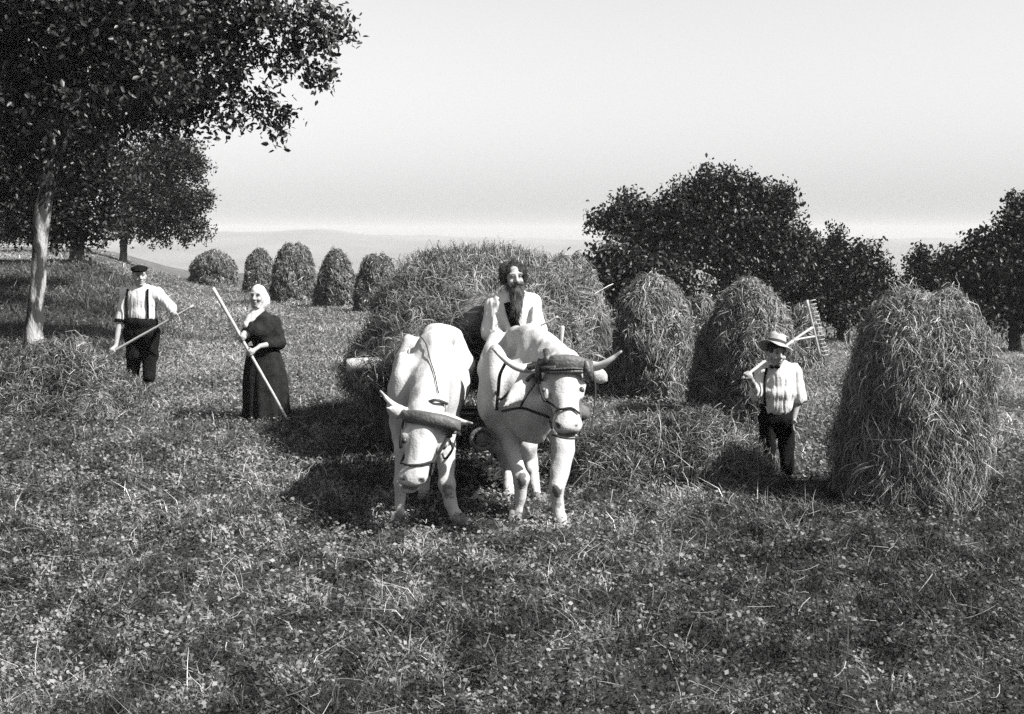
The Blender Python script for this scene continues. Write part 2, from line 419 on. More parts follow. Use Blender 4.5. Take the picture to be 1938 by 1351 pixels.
    return tag(mb.build('grass', M['grass']), kind='stuff')
make_grass()

# ---------------------------------------------------------------- hay
def hay_tufts(mb, rg, surf, uv, base_dir, nst, L, w, spread=.035, jit=.22, lift=.05, droop=.35, tone=(.5, 1.2)):
    """tufts of stalks lying on a surface; surf(u,v)->(n,3); base_dir(p,n)->(n,3)"""
    nt = len(uv); e = 1e-3
    p = surf(uv[:, 0], uv[:, 1]); pu = surf(uv[:, 0] + e, uv[:, 1]) - p; pv_ = surf(uv[:, 0], uv[:, 1] + e) - p
    nn = nrm(np.cross(pu, pv_)); cen = p.mean(0)
    nn = np.where(((p - cen) * nn).sum(1, keepdims=True) < 0, -nn, nn)
    d0 = base_dir(p, nn, rg)
    ttone = tone[0] * .6 + (tone[1] * 1.1 - tone[0] * .6) * rg.random(nt) ** 1.9
    tl = L * (.6 + .7 * rg.random(nt)); tb = lift * (.3 + 1.2 * rg.random(nt) ** 2)
    n = nt * nst; I = np.repeat(np.arange(nt), nst)
    d = nrm(d0[I] + rg.normal(0, jit, (n, 3)))
    c = p[I] + rg.normal(0, spread, (n, 3)) + nn[I] * rg.uniform(-.02, .02, (n, 1))
    Ln = tl[I] * (.5 + .8 * rg.random(n))
    t = np.linspace(0, 1, 5)[None, :, None]
    bul = (tb[I] * (.4 + 1.1 * rg.random(n)))[:, None, None]
    pth = c[:, None] + d[:, None] * Ln[:, None, None] * (t - .4) + nn[I][:, None] * bul * (4 * t * (1 - t)) \
        - A([0, 0, 1.0]) * (droop * Ln)[:, None, None] * t * t + rg.normal(0, .07, (n, 1, 3)) * Ln[:, None, None] * (t - .4) ** 2
    side = nrm(np.cross(d, nn[I] + rg.normal(0, .6, (n, 3))))
    ribbons(mb, pth, w * (.6 + .8 * rg.random(n)), side, ttone[I] * (.65 + .7 * rg.random(n)), .6)
def down_dir(jx):
    def fn(p, nn, rg):
        g = A([0, 0, -1.0]); s = g - nn * (nn @ g)[:, None]
        rnd = rg.normal(size=p.shape); rnd -= nn * (rnd * nn).sum(1, keepdims=True)
        return nrm(s * 1.0 + nrm(rnd) * (jx + .8 * (nn[:, 2:3] > .75)))
    return fn
def flat_dir(p, nn, rg):
    rnd = rg.normal(size=p.shape); rnd -= nn * (rnd * nn).sum(1, keepdims=True)
    return nrm(nrm(rnd) + A([0, 0, -.25]))
def grid_surf(mb, surf, nu, nv, rg, tone=(.45, .8)):
    u, v_ = np.meshgrid(np.linspace(0, 1, nu), np.linspace(0, 1, nv), indexing='ij')
    p = surf(u.ravel(), v_.ravel()).reshape(nu, nv, 3)
    vv, ff = grid_mesh(p[..., 0], p[..., 1], p[..., 2])
    mb.add(vv, ff, rg.uniform(tone[0], tone[1], nu * nv))

def haystack(px, base_py, top_py, hw, seed, label, lean=0.0, pw=4.0, taper=.28, quality=1.0, bulge=0., dark=1.0):
    rg = np.random.default_rng(seed); b = G(px, base_py); Y = b[1]
    top = P(px, top_py, Y)[2]; H = (top - b[2]) * .97; R = hw / ppm(Y) * .93
    ph = rg.random(6) * 6.28; am = rg.uniform(.015, .05, 6)
    def surf(u, v_):
        th = u * 2 * math.pi; t = np.clip(v_, 0, 1)
        r = R * (1 - taper * t + bulge * np.sin(math.pi * t)) * np.sqrt(np.maximum(1 - t ** pw, 0))
        wob = 1 + sum(am[i] * np.sin((i + 1) * th + ph[i] + t * (2 + i)) for i in range(6))
        q = np.stack([np.cos(th) * 2.2, np.sin(th) * 2.2, t * 3.5], -1)
        wob = wob + .20 * (vn3(q + seed * 3.1, seed) - .5) + .20 * (vn3(q * 2.6 + seed, seed + 1) - .5) + .12 * (vn3(q * A([5.5, 5.5, 4]) + seed, seed + 2) - .5)
        zz = H * t * (1 + .04 * np.sin(th * 2 + ph[2]) * t)
        r = r * wob
        return np.stack([r * np.cos(th) + lean * H * t * t, r * np.sin(th), zz - .03], -1)
    mb = MB(); grid_surf(mb, surf, 64, 36, rg)
    near = 12.0 / max(Y, 10)
    w = max(.0042, .00047 * Y); dt = lambda a, b: (a * dark, b * dark)
    nt = int(3900 * quality * near ** .8 * (H * R)) + 130
    uv = np.stack([rg.random(nt), rg.random(nt) ** .9 * .985], -1)
    hay_tufts(mb, rg, surf, uv, down_dir(.6), 16, .145, w, spread=.032, jit=.32, lift=.045, droop=.25, tone=dt(.4, 1.2))
    # clumps hanging loose and stalks sticking out
    n2 = int(nt * .13); uv = np.stack([rg.random(n2), .08 + rg.random(n2) * .91], -1)
    hay_tufts(mb, rg, surf, uv, down_dir(.9), 20, .21, w, spread=.028, jit=.22, lift=.075, droop=.35, tone=dt(.6, 1.35))
    n2 = int(nt * .14); uv = np.stack([rg.random(n2), .1 + rg.random(n2) * .89], -1)
    hay_tufts(mb, rg, surf, uv, down_dir(1.8), 3, .20, w, spread=.04, jit=.6, lift=.08, droop=.3, tone=dt(.8, 1.6))
    # skirt of loose hay at the foot
    n2 = int(110 * quality) + 20; uv = np.stack([rg.random(n2), rg.random(n2) * .05], -1)
    hay_tufts(mb, rg, surf, uv, flat_dir, 12, .15, w, spread=.05, jit=.4, lift=.05, droop=.15, tone=dt(.6, 1.2))
    o = mb.build('haystack', M['hay'], loc=b)
    return tag(o, label, 'haystack', 'haystacks standing in rows across the meadow')

stacks = [
 (1722, 946, 548, 126, 'big shaggy haystack at the far right, nearest of all, with a flat tilted top', dict(taper=.10, pw=5.0, quality=1.6, bulge=.05, lean=.06)),
 (1412, 790, 529, 101, 'tall haystack directly behind the boy in the straw hat', dict(taper=.27, pw=4.0, quality=1.3)),
 (1232, 752, 518, 80, 'rounded haystack between the loaded wagon and the stack behind the boy', dict(taper=.12, pw=3.6, quality=1.2)),
 (1078, 735, 484, 76, 'haystack peeping out from behind the right end of the wagon load', dict(taper=.2, pw=3.4)),
 (1520, 702, 573, 34, 'small pale haystack behind the teeth of the shouldered rake', dict(taper=.25, pw=3.0)),
 (1330, 664, 558, 28, 'small distant haystack glimpsed between two nearer ones, in front of the apple tree', dict(taper=.25, pw=3.0)),
 (715, 592, 481, 45, 'haystack just left of the wagon load, rightmost of the far row', dict(taper=.2, pw=3.0, dark=.66)),
 (638, 582, 472, 43, 'pointed haystack with a small tuft on top in the far row', dict(taper=.45, pw=3.4, bulge=.02, dark=.66)),
 (557, 572, 460, 43, 'tall domed haystack behind the woman, highest of the far row', dict(taper=.14, pw=3.0, dark=.66)),
 (492, 556, 470, 29, 'narrow haystack half hidden by the tall domed one behind the woman', dict(taper=.14, pw=3.2, dark=.66)),
 (405, 541, 474, 45, 'low squat haystack at the far left, beyond the upper end of the pole', dict(taper=.12, pw=4.5, dark=.66)),
]
for i, (px, bp, tp, hw, lab, kw) in enumerate(stacks):
    o = haystack(px, bp, tp, hw, 100 + i, lab, **kw)

def hay_heap(px, py, rx, ry, hgt, seed, label, quality=1.0, skew=0.0):
    rg = np.random.default_rng(seed); b = G(px, py); b = A([b[0], b[1] + ry * .8, 0]); b[2] = float(terrain(b[0], b[1]))
    def surf(u, v_):
        th = u * 2 * math.pi; r = np.clip(v_, 0, 1.0)
        rr = r * (1 + .16 * np.sin(2 * th + seed) + .10 * np.sin(3 * th + 2 * seed) + .06 * np.sin(5 * th))
        x, y = rx * rr * np.cos(th), ry * rr * np.sin(th)
        z = hgt * np.maximum(1 - r ** 2.2, 0) * (.6 + .8 * vn2(x * 2.2 + seed, y * 2.2, seed)) + .15 * (vn2(x * 6, y * 6, seed + 3) - .5) + skew * x * (1 - r)
        return np.stack([x, y, z - .04 * r], -1)
    mb = MB(); grid_surf(mb, surf, 72, 24, rg)
    w = max(.0045, .00046 * b[1])
    nt = int(1700 * quality); uv = np.stack([rg.random(nt), np.sqrt(rg.random(nt)) * 1.0], -1)
    hay_tufts(mb, rg, surf, uv, flat_dir, 15, .17, w, spread=.045, jit=.38, lift=.06, droop=.25, tone=(.2, .8))
    nt = int(120 * quality); uv = np.stack([rg.random(nt), np.sqrt(rg.random(nt)) * .98], -1)
    hay_tufts(mb, rg, surf, uv, flat_dir, 3, .36, w * 1.1, spread=.05, jit=.5, lift=.09, droop=.3, tone=(.8, 1.5))
    o = mb.build('hay_heap', M['hay'], loc=b); return tag(o, label, 'hay heap', 'loose heaps of hay on the ground')
hay_heap(95, 792, 1.12, .70, .74, 5, 'loose heap of hay at the left, in front of the man with the fork', 1.3)
hay_heap(1262, 926, .86, .55, .66, 8, 'loose tangled heap of hay between the right ox and the boy', 1.3)

# ---------------------------------------------------------------- wagon and its load
def wagon():
    rg = np.random.default_rng(77)
    c = A([-.28, 13.78, 0.]); c[2] = float(terrain(c[0], c[1]))
    root = empty('hay_wagon', c, 'wooden hay wagon under the big load of hay, its long pole reaching between the oxen', 'wagon')
    for (wx, wy, r) in ((-.92, -1.25, .42), (.92, -1.25, .42), (-.95, 1.2, .5), (.95, 1.2, .5)):
        mb = MB(); th = np.linspace(0, 2 * math.pi, 33)
        ring = np.stack([np.full(33, wx), wy + r * np.cos(th), r + r * np.sin(th)], -1)
        tr = []
        prof = [(-.03, -.06), (.03, -.06), (.03, 0), (-.03, 0)]
        vv = np.concatenate([np.stack([np.full(32, wx + a), wy + (r + d) * np.cos(th[:32]), r + (r + d) * np.sin(th[:32])], -1) for a, d in prof])
        ff = [[k * 32 + j, k * 32 + (j + 1) % 32, ((k + 1) % 4) * 32 + (j + 1) % 32, ((k + 1) % 4) * 32 + j] for k in range(4) for j in range(32)]
        mb.add(vv, A(ff))
        for k in range(10):
            a = k * 2 * math.pi / 10
            mb.tube([(wx, wy + .07 * math.cos(a), r + .07 * math.sin(a)), (wx, wy + (r - .04) * math.cos(a), r + (r - .04) * math.sin(a))], [.026, .018], 6)
        w = mb.build('wheel', M['wood'], root)
        h = MB().tube([(wx - .13, wy, r), (wx - .06, wy, r), (wx + .06, wy, r), (wx + .13, wy, r)], [.05, .085, .085, .05], 12).build('hub', M['wood'], w)
    MB().tube([(-.95, -1.25, .42), (.95, -1.25, .42)], .04, 8).build('axle', M['iron'], root)
    MB().tube([(-1., 1.2, .5), (1., 1.2, .5)], .04, 8).build('axle', M['iron'], root)
    fr = MB()
    for x in (-.42, .42): fr.box((x, 0, .66), (.10, 3.4, .12))
    for y in (-1.62, -.8, 0, .8, 1.62): fr.box((0, y, .745), (1.3, .09, .045))
    fr.box((0, 0, .785), (1.25, 3.4, .03))
    fr.build('bed', M['wood'], root)
    for s in (-1, 1):
        ld = MB()
        for z, x in ((.86, .72), (1.16, .92)): ld.tube([(s * x, -1.45, z), (s * x, 1.75, z)], .032, 8)
        for y in np.linspace(-1.38, 1.6, 11): ld.tube([(s * .64, y, .76), (s * .96, y, 1.22)], .016, 6)
        ld.build('ladder_rack', M['wood'], root)
    cb = MB(); cb.tube(spline([(-1.26, -2.02, .97), (-1.0, -2.0, .975), (-.6, -1.97, .97), (-.2, -1.95, .965)], 14), np.array([.060, .066, .064, .068, .066, .070, .066, .068, .064, .066, .066, .064, .066, .066]), 12); cb.build('front_beam', M['pale_wood'], root)
    for x, y0 in ((-.3, .2), (.82, .3)):
        pass
    pl = MB(); pl.tube([(.02, -.9, .5), (.04, -2.6, .52), (.06, -4.2, .62), (.063, -4.45, .655)], [.055, .05, .045, .05], 10); pole = pl.build('pole', M['wood'], root)
    rb = MB(); a = np.linspace(0, 2 * math.pi, 17)
    rb.tube(np.stack([.063 + .085 * np.cos(a), -4.5 + 0 * a, .665 + .075 * np.sin(a)], -1), .018, 6)
    rb.tube(np.stack([.063 + .07 * np.cos(a), -4.47 + .02 * np.sin(a), .55 + .07 * np.sin(a)], -1), .012, 6)
    rb.build('pole_ring', M['yoke'], pole)
    for x, dz in ((-.40, .0), (.70, .0)):
        MB().tube([(x, -1.72, .8), (x + .05, -2.0, 1.33 + dz)], [.026, .02], 7).build('stake', M['handle'], root)
    # the load: a thing of its own resting on the rack
    def surf(u, v_):
        th = u * 2 * math.pi; ph_ = (v_ - .42) * math.pi * .99
        ph_ = np.clip(ph_, -1.32, 1.5707)
        sg = lambda a, e: np.sign(a) * np.abs(a) ** e
        x = 1.10 * sg(np.cos(th), .8) * np.cos(ph_) ** .62; y = 1.75 * sg(np.sin(th), .8) * np.cos(ph_) ** .62
        z = np.where(ph_ > 0, .80 * np.sin(np.maximum(ph_, 0)) ** .85, .42 * np.sin(ph_))
        q = np.stack([x, y, z], -1)
        wob = 1 + .30 * (vn3(q * 1.9 + 7.3, 5) - .5) + .20 * (vn3(q * 4.3 + 2, 6) - .5) + .10 * (vn3(q * 9 + 2, 7) - .5)
        x, y = x * wob, y * wob; z = z * (.9 + .2 * vn3(q * 1.6 + 3, 9))
        y = y - .42 * np.exp(-((x + .72) / .42) ** 2 - ((z - .0) / .42) ** 2) * (y < 0)
        lw = smooth(-.35, -.9, x) * smooth(.25, -.25, z); x = x - .34 * lw; z = z - .22 * lw
        return np.stack([x - .02, y, z + 1.10], -1)
    mb = MB(); grid_surf(mb, surf, 96, 48, rg)
    w = .0056; nt = 5600
    uv = np.stack([rg.random(nt), .1 + .9 * rg.random(nt) ** .9], -1)
    hay_tufts(mb, rg, surf, uv, down_dir(1.3), 15, .19, w, spread=.05, jit=.38, lift=.09, droop=.28, tone=(.28, 1.1))
    nt = 520; uv = np.stack([rg.random(nt), .1 + .89 * rg.random(nt)], -1)
    hay_tufts(mb, rg, surf, uv, flat_dir, 5, .36, w, spread=.05, jit=.5, lift=.11, droop=.4, tone=(.7, 1.7))
    o = mb.build('hay_load', M['hay'], loc=c)
    tag(o, 'big untidy load of hay piled on the wagon behind the bearded driver', 'hay load')
wagon()

# ---------------------------------------------------------------- trees
def leaf_cloud(mb, rg, cl, Y, size, dens, depth, tone=(.45, 1.25)):
    for (px, py, r, *rest) in cl:
        dy = rest[0] if rest else 0.0
        yy = Y + dy; c = P(px, py, yy); R = r / ppm(yy)
        nt = max(6, int(dens * (R / .5) ** 2 * 16))
        d = nrm(rg.normal(size=(nt, 3))) * (rg.random((nt, 1)) ** .45)
        tw = c + d * A([R, max(R * depth, .35), R * .95])
        k = 22; I = np.repeat(np.arange(nt), k); n = nt * k
        td = nrm(d + rg.normal(0, .5, (nt, 3)) + A([0, 0, -.1]))
        pos = tw[I] + td[I] * rg.uniform(-.5, 1, (n, 1)) * size * 2.8 + np.clip(rg.normal(0, 1, (n, 3)), -1.7, 1.7) * size * 1.05
        s = size * (.6 + .7 * rg.random(n))
        u = nrm(rg.normal(size=(n, 3)) + A([0, 0, -.5])); nn = nrm(rg.normal(size=(n, 3)) + A([0, 0, .8])); vv = nrm(np.cross(nn, u))
        nn = np.cross(u, vv)
        S = s[:, None]; fo = nn * S * .07
        V = np.stack([pos - u * S * .5, pos - u * S * .12 + vv * S * .30 + fo, pos + u * S * .28 + vv * S * .22 + fo, pos + u * S * .62 - fo * .6,
                      pos + u * S * .28 - vv * S * .22 + fo, pos - u * S * .12 - vv * S * .30 + fo], 1).reshape(-1, 3)
        t = np.repeat((tone[0] + (tone[1] - tone[0]) * rg.random(nt))[I] * (.5 + rg.random(n)), 6)
        o6 = (np.arange(n) * 6)[:, None]
        mb.add(V, np.concatenate([o6 + A([0, 1, 2, 3]), o6 + A([0, 3, 4, 5])]), t)
def tree(base, trunk, rad, clumps, Y, size, dens, label, seed, bark='bark', depth=.9, group=None, limbs=12, cat='tree', name='tree', tone=(.45, 1.25)):
    rg = np.random.default_rng(seed); base = A(base)
    root = empty(name, base, label, cat, group)
    tm = MB(); pts = [A(p) - base for p in trunk]
    sp = spline(pts, 22); rr = np.interp(np.linspace(0, 1, 22), np.linspace(0, 1, len(rad)), rad)
    sp = sp + rg.normal(0, .02, sp.shape) * rr[:, None] * 2; rr = rr * rg.uniform(.92, 1.08, 22); rr[0] *= 1.35; rr[1] *= 1.12
    tm.tube(sp, rr, 14)
    big = sorted(clumps, key=lambda c: -c[2])[:limbs]
    for c in big:
        e = P(c[0], c[1], Y + (c[3] if len(c) > 3 else 0)) - base
        k = rg.integers(11, 21); s = sp[k]; L = np.linalg.norm(e - s)
        mid = (s + e) / 2 + rg.normal(0, .08, 3) * L + A([0, 0, .06 * L])
        q = spline([s, mid, e], 10); tm.tube(q, np.linspace(rr[k] * .55, .012, 10), 7)
        for j in (4, 6, 8):
            e2 = q[j] + nrm(rg.normal(size=3)) * L * .3; tm.tube(spline([q[j], (q[j] + e2) / 2 + rg.normal(0, .03, 3), e2], 5), np.linspace(.02, .007, 5), 5)
    tm.build('trunk', M[bark], root)
    cm = MB(); leaf_cloud(cm, rg, clumps, Y, size, dens, depth, tone)
    cm.v = [q - base for q in cm.v]
    cm.build('crown', M['leaf'], root)
    return root
gl = 'trees shading the left bank'
b = G(60, 664); Y0 = b[1]
cl1 = [(-60, -60, 170), (60, 40, 120), (40, 150, 95), (30, 250, 70), (150, -60, 150), (180, 60, 105), (160, 170, 85), (290, 20, 105), (290, 140, 80), (370, 60, 70),
       (400, 130, 62), (385, 200, 48), (440, 30, 70), (450, 110, 52), (470, 190, 36), (515, 50, 50), (525, 120, 32), (510, 215, 26), (560, 20, 38), (565, 90, 24),
       (592, 145, 18), (618, 148, 12), (595, 68, 20), (625, 70, 15), (645, 55, 11), (605, 8, 18), (480, -20, 60), (350, -60, 110), (430, 215, 24), (525, 235, 13), (330, 215, 40),
       (-20, 360, 60), (240, 220, 60), (90, 310, 45), (-120, 200, 120), (-130, 330, 90)]
cl1 += [(c[0], c[1] + 20, c[2] * .9, d) for c in cl1 if c[2] >= 80 and c[0] < 320 for d in (3.2, -2.4)] + [(x, y, 90, 5.5) for x, y in ((40, 240), (180, 220), (300, 160), (-60, 200))]
tree(b, [b, P(66, 600, Y0), P(74, 500, Y0), P(78, 420, Y0), P(95, 330, Y0), P(125, 240, Y0), P(165, 130, Y0), P(210, 20, Y0)], [.165, .145, .13, .13, .125, .11, .09, .05],
     cl1, Y0, .105, 1.75, 'large leafy tree with pale peeling bark at the left edge, overhanging the picture', 21, 'pale_bark', depth=.8, group=gl, limbs=16)
def bank_tree(px, py, w, top, clumps, label, seed, dens=1.6):
    b = G(px, py); Y = b[1]; r = w / ppm(Y) / 2
    tree(b, [b, P(px + 1, (py * 2 + top) / 3, Y), P(px - 1, (py + 2 * top) / 3, Y), P(px + 4, top, Y)], [r, r * .9, r * .7, r * .35], clumps, Y, .115, dens * 1.25, label, seed, depth=.9, group=gl, limbs=8)
bank_tree(145, 499, 28, 330, [(90, 330, 75), (150, 300, 75), (170, 370, 65), (120, 410, 55), (200, 420, 42), (60, 420, 50), (145, 440, 32), (210, 330, 50)], 'dark tree with a stout trunk on the bank, behind the pale trunked one', 22)
bank_tree(233, 500, 14, 330, [(270, 320, 65), (320, 300, 55), (290, 380, 60), (335, 370, 50), (350, 420, 36), (372, 390, 26), (385, 375, 18), (360, 448, 16), (250, 420, 42), (340, 290, 40), (370, 320, 25), (300, 440, 25), (385, 440, 12)], 'slim trunked dark tree behind the man with the cap', 23)
bank_tree(103, 478, 14, 330, [(20, 350, 70), (-40, 400, 70), (60, 370, 50), (20, 430, 40), (100, 430, 30), (-60, 300, 80)], 'thin trunked tree farther up the left bank, left of the stout one', 24)
b3 = G(215, 497)
gr = 'trees and bushes beyond the right hand haystacks'
def far_tree(px, py, w, top, clumps, label, seed, size=.125, dens=2.5, cat='tree', name='tree', depth=.8):
    clumps = [(c[0], c[1] + 4, max(c[2] - 5, 4)) for c in clumps]
    b = G(px, py); Y = b[1]; r = w / ppm(Y) / 2
    tree(b, [b, P(px, (py * 2 + top) / 3, Y), P(px + 3, (py + 2 * top) / 3, Y), P(px - 4, top, Y)], [r, r * .8, r * .6, r * .3], clumps, Y, size, dens, label, seed, depth=depth, group=gr, limbs=9, cat=cat, name=name)
far_tree(1372, 640, 22, 430, [(1130, 415, 26), (1165, 405, 30), (1200, 385, 34), (1190, 440, 45), (1235, 420, 45), (1275, 400, 42), (1300, 370, 40), (1335, 345, 30), (1325, 400, 45), (1380, 360, 40), (1390, 410, 55), (1350, 450, 60),
      (1430, 360, 36), (1460, 385, 42), (1490, 365, 22), (1495, 400, 24), (1440, 440, 60), (1290, 460, 50), (1505, 450, 36), (1240, 480, 45), (1400, 500, 55), (1480, 490, 50), (1386, 330, 14), (1335, 322, 9)],
      'spreading apple tree, tallest behind the haystacks right of the driver', 31)
far_tree(1150, 620, 14, 480, [(1150, 500, 42), (1110, 505, 30), (1195, 505, 45), (1160, 545, 45), (1240, 520, 45), (1280, 540, 45), (1215, 560, 45)], 'dark bush between the wagon load and the apple tree', 32, cat='bush', name='bush')
far_tree(1590, 646, 12, 480, [(1540, 480, 40), (1570, 470, 30), (1585, 450, 9), (1584, 436, 5), (1600, 490, 45), (1640, 490, 36), (1662, 515, 26), (1560, 530, 55), (1620, 540, 55), (1660, 555, 42), (1530, 570, 45), (1590, 585, 45), (1650, 585, 40), (1695, 530, 16), (1480, 560, 50), (1440, 560, 45), (1370, 560, 45)],
      'low dense bushy tree right of the apple tree, above the shouldered rake', 33)
far_tree(1921, 668, 22, 480, [(1935, 385, 20), (1918, 372, 7), (1915, 400, 12), (1930, 420, 30), (1905, 450, 40), (1860, 475, 40), (1940, 480, 60), (1890, 520, 65), (1830, 510, 45), (1850, 570, 60), (1930, 570, 60), (1800, 490, 25), (1980, 430, 70), (2000, 540, 80), (1845, 452, 12)],
      'large dark tree at the right edge with its trunk showing below the crown', 34)
far_tree(1765, 650, 12, 520, [(1760, 510, 36), (1743, 475, 10), (1740, 490, 16), (1730, 510, 22), (1785, 495, 22), (1790, 530, 40), (1750, 550, 45), (1800, 580, 45), (1740, 590, 40)],
      'dark bush with a pointed top behind the big right hand haystack', 35, cat='bush', name='bush')
def sapling():
    b = G(1608, 654); Y = b[1]; root = empty('sapling', b, 'thin bare sapling in front of the bushes, left of the big right haystack', 'young tree', None)
    q = lambda x, y: P(x, y, Y) - b
    MB().tube(spline([q(1608, 654), q(1607, 630), q(1609, 600)], 8), np.linspace(.06, .03, 8), 7).tube([q(1608, 612), q(1600, 592)], [.03, .015], 6).tube([q(1608, 610), q(1617, 590)], [.03, .015], 6).build('trunk', M['pale_bark'], root)
    cm = MB(); leaf_cloud(cm, np.random.default_rng(3), [(1606, 582, 8), (1616, 590, 6)], Y, .12, 1.2, .9); cm.v = [x - b for x in cm.v]; cm.build('crown', M['leaf'], root)
sapling()
#MORE
# ---------------------------------------------------------------- oxen
def horn_mesh(pts, r0):
    q = spline(pts, 16); r = r0 * np.linspace(1, .12, 16) ** .8
    return MB().tube(q, r, 10, tone=np.repeat(np.where(np.linspace(0, 1, 16) > .86, .35, 1.0), 10))
def strap_on(mb, V, pts, r, lift=.006, rad=.045, m=18):
    """rope laid on the camera side of a body: pts are local (x,z) pairs with a fallback y"""
    q = spline(pts, m)
    for i in range(m):
        q[i, 1] = front_y(V, q[i, 0], q[i, 2], .018) - lift
    qs = q.copy(); qs[1:-1, 1] = (q[:-2, 1] + q[1:-1, 1] + q[2:, 1]) / 3
    mb.tube(qs, r, 6)
def make_ox(label, base_px, build):
    base = A(base_px, dtype=float)
    q = lambda px, py, Y: P(px, py, Y) - base
    root = empty('draft_ox', base, label, 'ox', 'pair of white oxen in yokes')
    s = SDF(.013); info = build(s, q)
    V, Fq = s.mesh()
    N = normals(V, Fq)
    V = V + N * (.030 * (vn3(V * A([7, 6, 4]), 4) - .5) + .014 * (vn3(V * A([20, 16, 12]), 5) - .5))[:, None]
    tone = (.80 + .30 * vn3(V * 2.5, 7)) * (.90 + .2 * vn3(V * A([26, 26, 9]), 8))
    for (c, r, val) in info['spots']:
        d = np.linalg.norm((V - A(c)) / A(np.broadcast_to(r, (3,))), axis=1) + (.9 * (vn3(V * 28, 9) - .5) + .5 * (vn3(V * 70, 10) - .5)) * (np.max(r) > .055)
        tone = np.where(d < 1, tone * val, tone)
    MB().add(V, Fq, tone).build('body', M['hide'], root)
    for h in info['horns']: horn_mesh(h[0], h[1]).build('horn', M['horn'], root)
    for (c, f) in info['hooves']:
        mb = MB()
        for sx in (-1, 1):
            mb.tube([A(c) + A([sx * .020, .035, .070]), A(c) + A([sx * .022, .005, .035]), A(c) + A([sx * .025, -.035, -.005]), A(c) + A([sx * .026, -.055, -.02])], [.024, .032, .035, .020], 9)
        mb.build('hoof', M['hoof'], root)
    for e in info['eyes']: 
        mb = MB(); th = np.linspace(0, math.pi, 7)
        mb.tube(np.stack([0 * th, 0 * th, -.022 * np.cos(th)], -1) + A([e[0], front_y(V, e[0], e[2], .012) + .012, e[2]]), np.maximum(.022 * np.sin(th), .001), 10).build('eye', M['leather'], root)
    y = MB()
    for path, h, t in info['board']:
        pp = spline(path, 14); n = len(pp); vv = []
        for i in range(n):
            k = h * (1 - .25 * abs(2 * i / (n - 1) - 1) ** 3)
            for (a, b_) in ((-.5, -.5), (-.62, -.2), (-.66, 0), (-.62, .2), (-.5, .5), (.5, .5), (.5, -.5)):
                vv.append(pp[i] + A([0, a * t, b_ * k]))
        ff = [[i * 7 + j, i * 7 + (j + 1) % 7, (i + 1) * 7 + (j + 1) % 7, (i + 1) * 7 + j] for i in range(n - 1) for j in range(7)]
        y.add(vv, [A(ff), A([list(range(7))[::-1], [(n - 1) * 7 + j for j in range(7)]])])
    board = y.build('yoke', M['yoke'], root)
    st = MB()
    for pts, r in info['straps']: st.tube(spline(pts, 14), r, 7)
    st.build('yoke_strap', M['leather'], board)
    hb = MB()
    for pts, r in info['halter']: strap_on(hb, V, pts, r)
    for pts, r in info.get('ropes', []): hb.tube(spline(pts, 16), r, 6)
    hb.build('halter', M['rope'], root)
    if info.get('rein'):
        rb = MB(); strap_on(rb, V, info['rein'], .0045, .002, m=26); rb.build('rein', M['rope'], root)
    # tail behind
    MB().tube(spline(info['tail'], 12), np.linspace(.035, .018, 12), 8).build('tail', M['hide'], root)
    return root, V

def leg(s, pts, rads, k=.03):
    rads = [r * (.92 if i == 0 else .78) for i, r in enumerate(rads)]
    for i in range(len(pts) - 1): s.cap(pts[i], pts[i + 1], rads[i], rads[i + 1], k=k)

